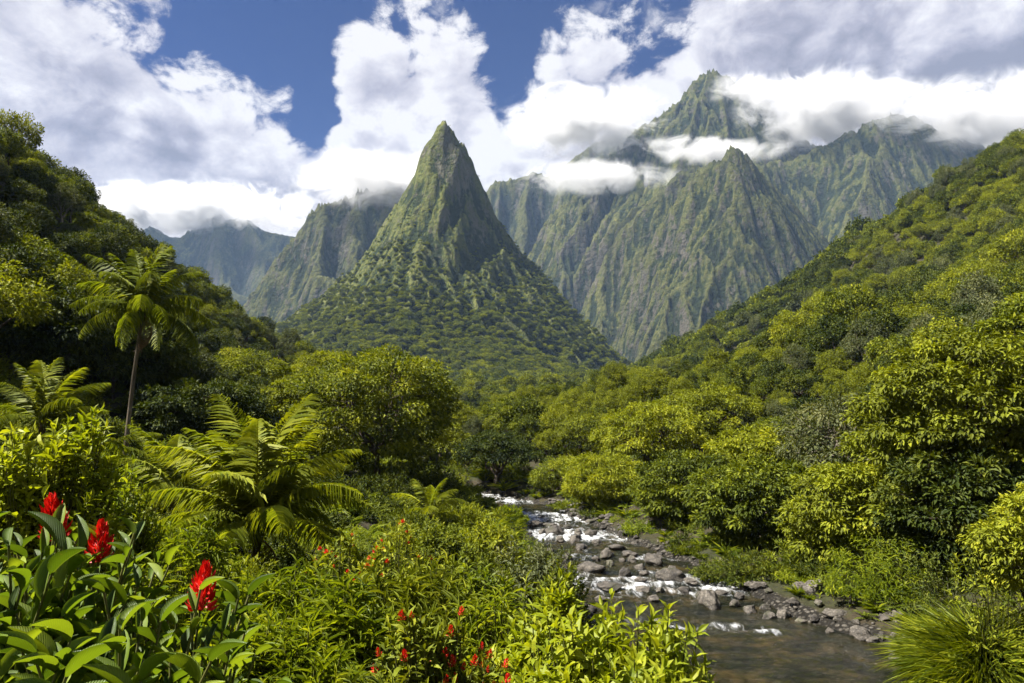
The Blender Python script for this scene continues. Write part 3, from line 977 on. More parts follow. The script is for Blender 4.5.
def palm(kind, loc, label, H, frond_meshes, n, lean=(0, 0), tr=.13, rotz=0, elev=(0, 1), scale=1, group=None, seed=1, cat='palm tree', skirt=None):
    r = np.random.default_rng(seed)
    e = link(kind, None, loc=loc, rotz=rotz, scale=scale); tag(e, label, cat, group)
    w = Acc()
    t = np.linspace(0, 1, 14)
    top = np.array([lean[0], lean[1], H])
    p = np.stack([lean[0] * t ** 1.8, lean[1] * t ** 1.8, H * t], -1)
    rad = tr * (1 + .5 * np.exp(-t * 9) - .25 * t)
    tube(w, p, rad, 10)
    cr = Acc()
    for k in range(16):                       # leaf bases round the head of the trunk
        a = k * 2.4; b = top + np.array([math.cos(a) * tr * .6, math.sin(a) * tr * .6, -.5 + .03 * k])
        tube(cr, np.array([b, b + np.array([math.cos(a) * tr * 1.1, math.sin(a) * tr * 1.1, .5])]), [tr * .42, tr * .12], 5)
    link('trunk', w.mesh(kind + '_trunk', M_PTR), e); link('leaf_base', cr.mesh(kind + '_bases', M_PTR), e)
    for k in range(n):
        u = (k + .5) / n
        f = link('frond', frond_meshes[int(u * len(frond_meshes))], e, loc=top)
        tilt = elev[0] + (elev[1] - elev[0]) * u + r.uniform(-.08, .08)       # extra droop for the older ones
        f.rotation_euler = (r.uniform(-.15, .15), float(tilt), k * 2.39996 + r.uniform(-.15, .15))
        s = r.uniform(.86, 1.08) * (1 - .12 * (1 - u)); f.scale = (s, s, s)
    if skirt:
        for k in range(skirt[1]):
            f = link('dry_frond', skirt[0], e, loc=top - np.array([0, 0, .1])); f.rotation_euler = (0, r.uniform(.9, 1.3), k * 2.1)
            f['label'] = 'brown hanging dead frond'
    return e


def gen_bush(seed, RX=1.5, RY=1.5, H=1.6, tips=160, whorl=8, leaf=(.16, .045), tmpl=L_LAN, tint=(.55, .25), spread=1.0, upz=.35, stem=.012,
             low=.12, jit=.25, fill=.25, ring=.35, bottom=0.0):
    """dome of leafy shoots; returns stems Acc, leaves Acc, tip positions, tip directions"""
    r = np.random.default_rng(seed)
    st, lf = Acc(), Acc()
    u = rdir(r, tips * 4); u = u[u[:, 2] > -bottom][:tips]
    k = np.where(r.random(len(u)) < fill, r.uniform(.45, .9, len(u)), 1.0)
    lump = 1 + .18 * np.sin(u[:, 0] * 5 + seed) * np.cos(u[:, 1] * 4 + seed * 2) + r.normal(size=len(u)) * .05
    tip = u * np.array([RX, RY, H]) * (k * lump)[:, None]
    tip[:, 2] = np.maximum(tip[:, 2], H * low * r.uniform(.3, 1.4, len(u)))
    dirs = norm(u * np.array([1, 1, 1.0]) + np.array([0, 0, upz]) + r.normal(size=u.shape) * jit)
    for p, d in zip(tip, dirs):
        b = np.array([p[0] * .35, p[1] * .35, 0.0])
        tube(st, np.array([b, p * .7 + b * .3 - d * .05, p]), [stem, stem * .8, stem * .4], 3, .4)
    for p, d in zip(tip, dirs):
        n = max(3, int(whorl * r.uniform(.75, 1.3)))
        a = r.uniform(0, 6.28) + np.arange(n) * 2.39996
        e1 = norm(np.cross(d, np.array([.3, .2, 1.]))); e2 = np.cross(d, e1)
        rad = np.cos(a)[:, None] * e1 + np.sin(a)[:, None] * e2
        h = np.linspace(0, 1, n)[:, None]
        pos = p - d * leaf[0] * (1 - h) * ring * 4
        dd = norm(rad * spread * (1.1 - .75 * h) + d * (.25 + .9 * h) + r.normal(size=(n, 3)) * .12)
        s = r.uniform(.7, 1.2, n) * (1.05 - .35 * h[:, 0])
        t = np.clip(tint[0] + r.normal() * tint[1] * .45 + r.normal(size=n) * tint[1] * .4 + .10 * (h[:, 0] - .5), 0, 1)
        leaves(lf, pos, dd, norm(d + rad * -.3 + np.array([0, 0, .4])), leaf[0] * s, leaf[1] * s, tmpl, t)
    return st, lf, tip, dirs


def gen_blades(seed, RAD=.5, n=200, L=(.5, 1.1), w=.012, out=(.2, 1.0), tint=(.5, .25), tmpl=L_BLADE, base=.25, dome=0.0, wild=.08):
    r = np.random.default_rng(seed); acc = Acc()
    a = r.uniform(0, 2 * math.pi, n); q = np.sqrt(r.random(n))
    pos = np.stack([np.cos(a) * q * RAD * base, np.sin(a) * q * RAD * base, dome * (1 - q ** 2)], -1)
    o = r.uniform(*out, n) * (.35 + .65 * q)
    d = norm(np.stack([np.cos(a) * o, np.sin(a) * o, np.ones(n)], -1) + r.normal(size=(n, 3)) * wild)
    nn = norm(np.stack([-np.cos(a), -np.sin(a), np.full(n, .35)], -1) * np.array([1, 1, 1]))
    leaves(acc, pos, d, nn, r.uniform(*L, n), w, tmpl, np.clip(tint[0] + r.normal(size=n) * tint[1], 0, 1))
    return acc


def gen_fern(seed, n=14, L=1.0, a0=55, bk=80, m=26, ll=.16, lw=.03, tint=(.5, .2)):
    r = np.random.default_rng(seed); acc = Acc()
    for k in range(n):
        f = gen_frond(seed * 31 + k, L * r.uniform(.7, 1.1), a0 + r.uniform(-22, 22), bk, m, ll, lw, .15, tint, 3, .008, bare=.06)
        a = k * 2.39996 + r.uniform(-.3, .3); c_, s_ = math.cos(a), math.sin(a)
        for i, v in enumerate(f.v):
            f.v[i] = np.stack([v[:, 0] * c_ - v[:, 1] * s_, v[:, 0] * s_ + v[:, 1] * c_, v[:, 2]], -1)
        acc.f += [q + acc.n for q in f.f]; acc.v += f.v; acc.t += f.t; acc.n += f.n
    return acc


def gen_spike(seed, H=.16, W=.07, n=70, bl=.05, bw=.022):
    """flower spike of pointed bracts, axis +Z"""
    r = np.random.default_rng(seed); acc = Acc()
    h = np.linspace(0, 1, n); a = np.arange(n) * 2.39996
    prof = np.sin(np.clip(h * .8 + .2, 0, 1) * math.pi) ** .9
    rad = W * .28 * (1 - h) + .003
    pos = np.stack([np.cos(a) * rad, np.sin(a) * rad, h * H], -1)
    out = np.stack([np.cos(a), np.sin(a), np.zeros(n)], -1)
    d = norm(out * (1.5 - 1.1 * h)[:, None] + np.array([0, 0, 1]) * (.35 + h * .8)[:, None] + r.normal(size=(n, 3)) * .22)
    nn = norm(-out + np.array([0, 0, 1.2]))
    s = r.uniform(.8, 1.25, n)
    leaves(acc, pos, d, nn, bl * s * (.55 + prof * .7), bw * s, L_BRACT, r.uniform(0, 1, n))
    tube(acc, np.array([[0, 0, 0], [0, 0, H]]), [W * .16, W * .04], 6, .2)
    return acc
# ------------------------------------------------------------------ ground sheet
def axis(lo, hi, c, d0, k):
    out = [c]; d = d0
    while out[-1] < hi: out.append(out[-1] + d); d = d0 + k * abs(out[-1] - c)
    neg = [c]
    while neg[-1] > lo: neg.append(neg[-1] - (d0 + k * abs(neg[-1] - c)))
    return np.array(neg[::-1][:-1] + out)


gx_ = axis(-1600, 1800, 3, .35, .028); gy_ = axis(-120, 2600, 12, .35, .022)
GX, GY = np.meshgrid(gx_, gy_)
GZ = ground_z(np.clip(GX, -420, 520), np.clip(GY, -60, 620))
GZ = np.minimum(GZ, 160)
GZ = GZ + (30 - GZ) * sstep(560, 700, GY)
M_GROUND = ground_material()
_xc, _w, _z = riv(GY)
_gt = sstep(np.where(GY < 32, 1.3, 1.0), .3, np.abs(GX - _xc) - _w) * sstep(100, 80, GY)
tag(link('ground', grid_mesh('ground', GX, GY, GZ, M_GROUND, attrs=_gt)), kind='structure')


def gz(x, y):
    return float(ground_z(np.array([x]), np.array([y]))[0])


def at(px, Y):
    x = (P(px, 430, Y))[0]
    return x, Y, gz(x, Y)


def on_water(px, py):
    """world point where the pixel's ray meets the river level"""
    y = 30.0
    for _ in range(20):
        z = float(riv(np.array([y]))[2][0])
        d = P(px, py, 1.0) - CAM
        y = (z - CAM[2]) / d[2]
        y = min(max(y, 5), 90)
    return P(px, py, y)


# ------------------------------------------------------------------ river
def river():
    ys = np.concatenate([np.arange(-30, 12, .5), np.arange(12, 62, .11), np.arange(62, 118, .5)])
    s = np.linspace(-1.25, 1.25, 110)
    xc, w, z = riv(ys)
    X = xc[:, None] + w[:, None] * s[None, :]; Y = np.repeat(ys[:, None], len(s), 1)
    rap = (.62 * np.exp(-((Y - 25.2 + .25 * (X - 8)) / .8) ** 2) * sstep(10.5, 9.0, X) + .8 * np.exp(-((Y - 32) / 2.6) ** 2) + .55 * np.exp(-((Y - 38) / 2) ** 2)
           + .9 * np.exp(-((Y - 45) / 3.2) ** 2) + .95 * np.exp(-((Y - 54) / 4.5) ** 2) + .7 * sstep(58, 64, Y) + .16)
    rap = np.clip(rap, 0, 1)
    n = fbm(X / 1.1, Y / .7, 4, 70); n2 = fbm(X / .35 + n, Y / .3, 3, 71)
    Z = z[:, None] + n * (.03 + .17 * rap) + n2 * (.012 + .07 * rap)
    a = np.clip(rap + n * .30 * (.2 + rap), 0, 1)
    m, g = new_mat('river_water')
    ge = g.new('ShaderNodeNewGeometry'); p = ge.outputs['Position']
    t = attr(g, 'tint')
    rip = g.noise(g.mapv(p, (1, 1.3, 1)), 3.2, 6, .62, .8)
    rip2 = g.noise(g.mapv(p, (1, 2.0, 1)), .8, 3, .5, .5)
    f1 = g.noise(g.mapv(p, (1.0, .30, 1)), 3.0, 8, .75, .8)
    f2 = g.noise(g.mapv(p, (1.0, .6, 1)), .7, 4, .6, .6)
    k = g.add(g.mul(t, 1.15), g.add(g.mul(g.sub(f1, .5), 2.2), g.mul(g.sub(f2, .5), 1.4)))
    foam_and_glints = g.rng(k, .78, 1.7, 0, .85)  # white water, plus thin pool streaks painted in place of reflections
    bed = g.ramp(g.noise(p, .9, 5, .65), [(.35, (.005, .007, .004)), (.52, (.020, .019, .008)), (.70, (.065, .045, .016))])
    wat = principled(g, bed, .06, .5, bump=g.add(g.mul(rip, .6), rip2), bstr=1.0, bdist=.55)
    wh = principled(g, (.86, .88, .90), .55, .3, bump=f1, bstr=.7, bdist=.1)
    mx = g.new('ShaderNodeMixShader'); g.put(mx.inputs[0], foam_and_glints); g.l.new(wat, mx.inputs[1]); g.l.new(wh, mx.inputs[2])
    finish(m, g, mx.outputs[0])
    tag(link('river', grid_mesh('river', X, Y, Z, m, attrs=a)), kind='structure')


river()

# ------------------------------------------------------------------ boulders
def rock_material():
    m, g = new_mat('river_rock')
    tc = g.new('ShaderNodeTexCoord'); oi = g.new('ShaderNodeObjectInfo')
    ge = g.new('ShaderNodeNewGeometry'); p = ge.outputs['Position']
    n = g.noise(p, 3.0, 8, .68); n2 = g.noise(p, 14, 4, .6)
    c = g.ramp(n, [(.3, (.03, .028, .026)), (.5, (.080, .073, .062)), (.7, (.18, .165, .14))])
    c = g.mix(g.rng(n2, .5, .72, 0, .5), c, (.33, .31, .28))
    c = g.mix(g.mul(g.rng(g.noise(p, 1.3, 3, .5), .55, .68), .55), c, (.05, .06, .02))
    c = g.mix(1, c, g.ramp(oi.outputs['Random'], [(0, (.55, .52, .5)), (1, (1.1, 1.05, 1.0))]), 'MULTIPLY')
    return finish(m, g, principled(g, c, .75, .35, bump=g.add(n, g.mul(n2, .4)), bstr=.9, bdist=.12))


M_ROCK = rock_material()


def rock_mesh(seed, sub=4):
    import bmesh
    r = np.random.default_rng(seed)
    bm = bmesh.new(); bmesh.ops.create_icosphere(bm, subdivisions=sub, radius=1)
    v = np.array([q.co[:] for q in bm.verts])
    cuts = rdir(r, 13); dd = r.uniform(.55, .88, 13)
    for c_, d_ in zip(cuts, dd):
        h = v @ c_ - d_
        v = v - np.maximum(h, 0)[:, None] * c_ * .96
    off = np.array([mnoise.noise(Vector(q * 1.7 + seed)) * .2 + mnoise.noise(Vector(q * 5 + seed)) * .07 for q in v])
    v = v * (1 + off)[:, None]
    v[:, 2] *= r.uniform(.6, .95); v[:, 1] *= r.uniform(.65, 1.0)
    for b, c_ in zip(bm.verts, v): b.co = c_
    me = bpy.data.meshes.new('river_boulder'); bm.to_mesh(me); bm.free()
    me.polygons.foreach_set('use_smooth', np.ones(len(me.polygons), bool)); me.materials.append(M_ROCK)
    return me


ROCKS = [rock_mesh(100 + k) for k in range(7)]
ROUND = rock_mesh(300); v_ = None


def boulder(p, rx, rz, k, label, group=None, ry=None, rot=0, kind='river_boulder'):
    o = link(kind, ROCKS[k % 7], loc=p, rotz=rot)
    o.scale = (rx, ry or rx * .8, rz)
    tag(o, label, 'boulder', group)
    return o


rr_ = np.random.default_rng(5)
BIG = [(712, 607, 30, .62, 'large smooth rounded boulder alone at the water edge below the leafy bank'),
       (751, 613, 20, .5, 'low grey boulder beside the large rounded boulder'),
       (672, 582, 28, .55, 'wide grey boulder between the rapids and the bank shrubs'),
       (655, 565, 28, .5, 'pale flat-topped boulder under the bank shrubs'),
       (645, 592, 16, .5, 'small pale boulder at the foot of the wide grey boulder'),
       (611, 589, 24, .38, 'wet brown boulder with white water breaking round it'),
       (589, 572, 32, .35, 'long dark slab of rock splitting the rapids'),
       (535, 527, 17, .45, 'dark boulder midstream at the head of the rapids'),
       (820, 609, 27, .8, 'tall craggy boulder on the dark bank beside the pool'),
       (802, 604, 15, .9, 'upright dark boulder tight against the tall craggy boulder'),
       (785, 618, 22, .45, 'low broad boulder in front of the upright dark boulder'),
       (842, 611, 19, .6, 'pale boulder perched behind a second pale boulder on the pool bank'),
       (840, 625, 23, .5, 'pale boulder lying just above the brown shallows'),
       (935, 673, 42, .45, 'broad grey boulder below the tall grass clump'),
       (942, 658, 24, .6, 'round grey boulder resting behind the broad grey boulder')]
for k, (px, py, w, hr, lab) in enumerate(BIG):
    p = on_water(px, py); s = w / F * p[1] * .56
    boulder((p[0], p[1] + s * .4, max(p[2], gz(p[0], p[1]) - .05) + s * hr * .25), s, s * hr * 1.45, 0 if k == 0 else k, lab, rot=rr_.uniform(0, 6))
MIDR = [(625, 575, 18), (640, 569, 20), (607, 557, 20), (581, 549, 18), (597, 544, 16), (515, 518, 12), (512, 525, 12), (555, 534, 22), (543, 534, 14), (632, 562, 12), (622, 562, 12), (685, 592, 16),
        (655, 601, 18), (600, 600, 14), (568, 560, 14), (575, 541, 16), (560, 541, 12), (525, 513, 10), (541, 519, 12), (549, 526, 12), (640, 581, 14), (660, 592, 12), (700, 596, 14), (690, 583, 16), (672, 570, 16), (616, 549, 14), (630, 555, 16), (590, 535, 14), (520, 532, 10),
        (568, 528, 14), (578, 534, 12), (610, 566, 16), (596, 560, 10), (645, 575, 12)]
for k, (px, py, w) in enumerate(MIDR):
    p = on_water(px, py); s = w / F * p[1] * rr_.uniform(.5, .62)
    boulder((p[0], p[1], p[2] + s * .12), s * rr_.uniform(.7, 1.1), s * rr_.uniform(.5, .95), k, 'grey boulder strewn in or beside the stony rapids', 'boulders strewn through the stony rapids', rot=rr_.uniform(0, 6))
for k, (px, py, w) in enumerate([(860, 637, 24), (875, 642, 18), (900, 660, 18), (912, 648, 16), (925, 650, 14), (770, 618, 16), (765, 608, 14), (735, 606, 14), (1012, 678, 24), (985, 680, 20), (885, 632, 20), (858, 620, 16), (905, 636, 18), (830, 632, 12), (815, 622, 12), (740, 598, 16), (722, 594, 14), (952, 690, 26), (800, 622, 12)]):
    p = on_water(px, py); s = w / F * p[1] * rr_.uniform(.5, .65)
    boulder((p[0], p[1], max(p[2], gz(p[0], p[1]) - .05) + s * .12), s, s * rr_.uniform(.5, .9), k + 2, 'dark wet boulder along the shaded bank of the pool', 'dark boulders along the shaded pool bank', rot=rr_.uniform(0, 6))
for k in range(150):                                    # cobbles on the far bank and a few on the near one
    y = rr_.uniform(19, 62); xc, w, z = [float(q) for q in riv(y)]
    x = xc + w + abs(rr_.normal(.3, .9)) if rr_.random() < .82 else xc - w - rr_.uniform(-.4, .4)
    s = rr_.uniform(.09, .36) ** 1.15 * (1 + y / 90)
    boulder((x, y, gz(x, y) + s * .2), s, s * .65, k, 'small cobble on the river margin', 'small cobbles along the river margin', rot=rr_.uniform(0, 6), kind='river_cobble')

# ------------------------------------------------------------------ tree kinds (shared meshes)
print('t0', time.time() - T0)
MID = []
for k, (mat, fl, cr, nc, cl, lf) in enumerate([('mid', .66, 4.2, 46, 1.15, (.42, .24)), ('yellow', .60, 4.0, 44, 1.1, (.40, .22)), ('dark', .62, 4.4, 50, 1.15, (.42, .24)),
                                          ('pale', .70, 3.9, 46, 1.05, (.38, .20)), ('mid', .75, 3.8, 44, 1.1, (.42, .24)), ('yellow', .5, 4.6, 48, 1.1, (.40, .22))]):
    MID.append(tree_meshes('forest_tree', ML[mat], M_BARK if k != 3 else M_PALE, seed=20 + k, H=7.6, CR=cr * .80, flat=fl * 1.35, trunk_r=.2, fork=.3, n_clump=nc, clump_r=cl * .74, lpc=120, leaf=(lf[0] * .8, lf[1] * .8),
                           wood_sides=4, up=.22, low=-.3, tint=(.5, .24), flatten=.75, sep=1.25))
FAR = []
for k, (mat, fl) in enumerate([('mid', .95), ('yellow', .9), ('dark', .95), ('pale', 1.0), ('mid', .8)]):
    w, l = gen_tree(seed=60 + k, H=8.5, CR=3.9, flat=fl, trunk_r=.2, fork=.25, n_limb=3, n_clump=30, clump_r=1.15, lpc=60, leaf=(.80, .55), wood_sides=3, up=.25, low=-.1, tint=(.5, .22), droop=.0, flatten=.85, sep=1.12)
    FAR.append((w.mesh('far_tree_trunk', M_BARK), l.mesh('far_tree_crown', ML[mat], False)))
print('t1', time.time() - T0)


# ------------------------------------------------------------------ scatter: one object, instances of hidden kinds
def scatter(name, pts, rot, scl, idx, protos, label, group_meshes):
    """pts (n,3) idx (n,) picks among protos (lists of meshes joined)"""
    me = bpy.data.meshes.new(name)
    me.vertices.add(len(pts)); me.vertices.foreach_set('co', np.asarray(pts, np.float32).ravel())
    for nm, arr, tp in (('rotz', rot, 'FLOAT'), ('scl', scl, 'FLOAT_VECTOR'), ('pick', idx, 'INT')):
        a = me.attributes.new(nm, tp, 'POINT')
        if tp == 'FLOAT_VECTOR': a.data.foreach_set('vector', np.asarray(arr, np.float32).ravel())
        else: a.data.foreach_set('value', np.asarray(arr, np.int32 if tp == 'INT' else np.float32))
    o = link(name, me)
    tree = bpy.data.node_groups.new(name, 'GeometryNodeTree')
    tree.interface.new_socket('Geometry', in_out='INPUT', socket_type='NodeSocketGeometry')
    tree.interface.new_socket('Geometry', in_out='OUTPUT', socket_type='NodeSocketGeometry')
    N, Lk = tree.nodes, tree.links
    gi, go = N.new('NodeGroupInput'), N.new('NodeGroupOutput')
    ip = N.new('GeometryNodeInstanceOnPoints'); ip.inputs['Pick Instance'].default_value = True
    Lk.new(gi.outputs[0], ip.inputs['Points'])
    g2i = N.new('GeometryNodeJoinGeometry')
    for k in reversed(range(len(protos))):
        j = N.new('GeometryNodeJoinGeometry')
        for m_ in reversed(protos[k]):
            oo = bpy.data.objects.new(name + '_kind', m_)
            oi = N.new('GeometryNodeObjectInfo'); oi.inputs['Object'].default_value = oo; oi.inputs['As Instance'].default_value = False
            Lk.new(oi.outputs['Geometry'], j.inputs[0])
        gg = N.new('GeometryNodeGeometryToInstance'); Lk.new(j.outputs[0], gg.inputs[0]); Lk.new(gg.outputs[0], g2i.inputs[0])
    Lk.new(g2i.outputs[0], ip.inputs['Instance'])
    def na(nm, tp):
        nd = N.new('GeometryNodeInputNamedAttribute'); nd.data_type = tp; nd.inputs['Name'].default_value = nm
        return [s for s in nd.outputs if s.enabled][0]
    Lk.new(na('pick', 'INT'), ip.inputs['Instance Index']); Lk.new(na('scl', 'FLOAT_VECTOR'), ip.inputs['Scale'])
    cx = N.new('ShaderNodeCombineXYZ'); Lk.new(na('rotz', 'FLOAT'), cx.inputs[2]); Lk.new(cx.outputs[0], ip.inputs['Rotation'])
    Lk.new(ip.outputs[0], go.inputs[0])
    md = o.modifiers.new('scatter', 'NODES'); md.node_group = tree
    tag(o, label, kind='stuff')
    return o


# ------------------------------------------------------------------ hero trees
OCC = np.zeros((171, 256), bool)


def cover(px, py, rx, ry, test=False):
    """mark / count fresh cells of an ellipse on a quarter-size picture"""
    x0, x1 = int(max(0, (px - rx) / 4)), int(min(255, (px + rx) / 4)); y0, y1 = int(max(0, (py - ry) / 4)), int(min(170, (py + ry) / 4))
    if x1 < x0 or y1 < y0: return 0
    yy, xx = np.mgrid[y0:y1 + 1, x0:x1 + 1]
    e = (((xx + .5) * 4 - px) / max(rx, 2.5)) ** 2 + (((yy + .5) * 4 - py) / max(ry, 2.5)) ** 2 <= 1.0
    sub = OCC[y0:y1 + 1, x0:x1 + 1]
    n = int((e & ~sub).sum())
    if not test: sub |= e
    return n


HERO = [  # px, top py, width px, Y, kind name, material, label, options
    (378, 347, 160, 52, 'broadleaf_tree', 'mid', 'big dark-bodied tree with yellow-green top standing behind the feathery palm', dict(flat=.82, n_clump=130, lpc=110, leaf=(.30, .16), clump_r=1.15, tint=(.5, .28), low=-.9, fork=.2, n_limb=8)),
    (497, 430, 92, 70, 'spreading_tree', 'dark', 'dark spreading tree with low crooked trunks at the head of the river', dict(flat=.55, n_clump=60, lpc=90, leaf=(.28, .14), clump_r=.85, fork=.22, trunk_r=.3, tint=(.45, .25), low=-.15)),
    (300, 372, 92, 60, 'broadleaf_tree', 'yellow', 'sunny yellow-green tree between the tall palm and the big dark-bodied tree', dict(flat=.7, n_clump=70, lpc=110, leaf=(.30, .17), clump_r=1.0)),
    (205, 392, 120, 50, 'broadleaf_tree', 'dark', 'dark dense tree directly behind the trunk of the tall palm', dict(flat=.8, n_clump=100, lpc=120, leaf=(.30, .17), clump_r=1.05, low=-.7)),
    (62, 305, 165, 50, 'broadleaf_tree', 'dark', 'broad shadowy tree at the foot of the steep slope above the low palm', dict(flat=.75, n_clump=130, lpc=150, leaf=(.32, .18), clump_r=1.2, low=-.7)),
    (8, 250, 130, 56, 'broadleaf_tree', 'mid', 'mid green tree with heavy rounded leaf clumps high on the steep slope', dict(flat=.75, n_clump=110, lpc=120, leaf=(.34, .19), clump_r=1.2, low=-.6)),
    (250, 352, 90, 80, 'broadleaf_tree', 'mid', 'rounded mid green tree rising behind the dark dense tree', dict(flat=.75, n_clump=80, lpc=90, leaf=(.34, .19), clump_r=1.2)),
    (330, 352, 70, 95, 'broadleaf_tree', 'yellow', 'yellowish tree crown just above the big dark-bodied tree', dict(flat=.7, n_clump=70, lpc=80, leaf=(.36, .2), clump_r=1.2)),
    (440, 418, 66, 85, 'broadleaf_tree', 'yellow', 'low yellow-green tree in the valley between two dark trees', dict(flat=.7, n_clump=60, lpc=80, leaf=(.34, .19), clump_r=1.1)),
    (646, 402, 112, 62, 'broadleaf_tree', 'yellow', 'golden yellow tree with a visible dark trunk across the rapids', dict(flat=.72, n_clump=74, lpc=90, leaf=(.28, .15), clump_r=.95, low=-.35, tint=(.72, .2), trunk_r=.3)),
    (580, 424, 76, 76, 'broadleaf_tree', 'yellow', 'loose yellow-green tree leaning over the far bend of the river', dict(flat=.7, n_clump=66, lpc=90, leaf=(.28, .15), clump_r=1.0)),
    (712, 408, 104, 70, 'broadleaf_tree', 'yellow', 'yellow-green tree uphill from the golden tree', dict(flat=.7, n_clump=76, lpc=90, leaf=(.30, .16), clump_r=1.05)),
    (560, 462, 62, 64, 'broadleaf_tree', 'mid', 'small bushy tree hanging over the far rapids', dict(flat=.8, n_clump=56, lpc=90, leaf=(.26, .12), clump_r=.8, low=-.8)),
    (608, 462, 92, 55, 'broadleaf_tree', 'yellow', 'feathery yellow-green tree below the golden tree at the water', dict(flat=.8, n_clump=84, lpc=110, leaf=(.28, .11), clump_r=.85, low=-.9, fork=.15)),
    (690, 470, 120, 44, 'broadleaf_tree', 'mid', 'wide leafy tree above the pale boulders', dict(flat=.8, n_clump=110, lpc=130, leaf=(.26, .12), clump_r=.85, low=-.9, fork=.15)),
    (770, 432, 120, 46, 'broadleaf_tree', 'yellow', 'light green domed tree below the small umbrella tree', dict(flat=.7, n_clump=96, lpc=110, leaf=(.28, .14), clump_r=.95, low=-.6)),
    (756, 480, 140, 37, 'broadleaf_tree', 'mid', 'big rounded tree with hanging leaf clusters over the bank', dict(flat=.85, n_clump=130, lpc=130, leaf=(.26, .13), clump_r=.85, low=-.9, fork=.15)),
    (860, 398, 170, 38, 'broadleaf_tree', 'pale', 'grey-green tree with pale bare branches showing through its crown', dict(flat=.6, n_clump=120, lpc=85, leaf=(.24, .11), clump_r=.85, low=-.3, bare=.14, tint=(.6, .25), trunk_r=.28, barkm=M_PALE)),
    (965, 328, 215, 30, 'broadleaf_tree', 'yellow', 'tall large-leaved tree lit yellow beside the grey-green tree', dict(flat=.85, n_clump=150, lpc=120, leaf=(.24, .115), clump_r=.8, low=-.75, fork=.3, tmpl=L_LAN)),
    (858, 465, 130, 30, 'broadleaf_tree', 'yellow', 'yellow-tipped low tree leaning from the bank under the grey-green tree', dict(flat=.8, n_clump=110, lpc=100, leaf=(.24, .10), clump_r=.75, low=-.8, fork=.2, tmpl=L_LAN)),
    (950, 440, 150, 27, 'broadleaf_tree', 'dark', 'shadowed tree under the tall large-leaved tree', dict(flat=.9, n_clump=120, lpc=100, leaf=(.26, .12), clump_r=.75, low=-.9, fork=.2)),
    (1040, 300, 150, 45, 'broadleaf_tree', 'mid', 'green tree on the slope partly behind the tall large-leaved tree', dict(flat=.8, n_clump=90, lpc=110, leaf=(.32, .18), clump_r=1.1, low=-.6)),
    (1018, 478, 110, 18, 'broadleaf_tree', 'yellow', 'yellow-green young tree with orange tinged leaves above the tall grass clump', dict(flat=1.0, n_clump=120, lpc=80, leaf=(.15, .06), clump_r=.4, low=-.9, fork=.2, tmpl=L_LAN, tint=(.6, .3), trunk_r=.09)),
]
for k, (px, pt, w, Y, kind, mat, lab, op) in enumerate(HERO):
    x, y, z = at(px, Y)
    ztop = P(px, pt, Y)[2]
    cr = w / F * Y / 2 / 1.08; H = max(ztop - z, cr * 1.1)
    op = dict(op); bk = op.pop('barkm', M_BARK)
    op.setdefault('trunk_r', .22)
    fl = op.pop('flat'); fl = min(fl * 1.0, H * .52 / cr)
    op['clump_r'] = op.get('clump_r', 1) * .84; op.setdefault('sep', 1.42); op['lpc'] = int(op['lpc'] * 1.7); op['n_clump'] = int(op['n_clump'] * 1.3)
    sc = 1.0
    ms = tree_meshes(kind, ML[mat], bk, seed=200 + k, H=H, CR=cr, flat=max(fl, .3), **op)
    place_tree(kind, ms, (x, y, z - .1), 0, 1, lab)
    cover(px, pt + cr * max(fl, .3) / Y * F, w * .42, cr * max(fl, .3) / Y * F * .85)
    if H > 3 * cr * fl: cover(px, (pt + 430 + 40) / 2, w * .3, 30)
print('heroes', time.time() - T0)

# the small umbrella tree on the slope
x, y, z = at(780, 88)
ms = tree_meshes('umbrella_tree', ML['yellow'], M_PALE, seed=333, H=P(780, 366, 88)[2] - z, CR=2.9, flat=.42, trunk_r=.16, fork=.62, n_limb=7, n_clump=34, clump_r=.75, lpc=80, leaf=(.34, .16), low=0.0, tint=(.7, .2))
place_tree('umbrella_tree', ms, (x, y, z), label='slim umbrella-shaped tree standing above the light green domed tree')

# ------------------------------------------------------------------ palms
FR = [gen_frond(k, 4.6 - .25 * k, 70, 98 - 16 * k, 36, 1.05, .034, .85 - .2 * k, tint=(.5, .25)).mesh('frond', ML['palm'], False) for k in range(4)]
FRB = [gen_frond(10 + k, 4.4, 80, 96 - 12 * k, 46, 1.05, .033, .42 - .1 * k, tint=(.66, .22)).mesh('frond', ML['palm'], False) for k in range(4)]
M_DRY = simple_mat('frond_dry', (.10, .06, .03), (.30, .20, .10))
DRY = gen_frond(30, 2.6, 30, 140, 40, .5, .03, .9).mesh('dry_frond', M_DRY, False)
x, y, z = at(127, 36)
top = P(143, 312, 36)
palm('coconut_palm', (x, y, z - .2), 'tall slender coconut palm rising above the trees beside the steep slope', top[2] - z + .2, FR, 30, lean=(top[0] - x, 0), tr=.115, elev=(1.3, -.45), seed=3, scale=1.0, skirt=(DRY, 2))
x, y, z = at(262, 18.5)
zt = P(262, 506, 18.5)[2]
palm('young_palm', (x, y, z - .1), 'bushy young palm with bright arching fronds beside the flowered shrubs', max(.25, zt - z - .45), FRB, 30, tr=.12, elev=(1.05, -.25), scale=.88, seed=8, skirt=(DRY, 1))
x, y, z = at(178, 25)
palm('young_palm', (x, y, z - .1), 'smaller palm tucked behind the bushy young palm, fronds half in shade', max(.8, P(178, 486, 25)[2] - z), FRB, 13, tr=.15, elev=(1.0, -.1), scale=.78, seed=9)
x, y, z = at(42, 30)
palm('young_palm', (x, y, z - .1), 'low palm with stiff upright fronds under the broad shadowy tree', max(.8, P(42, 418, 30)[2] - z), FRB, 14, tr=.13, elev=(.9, -.35), scale=.78, seed=12)
x, y, z = at(98, 30)
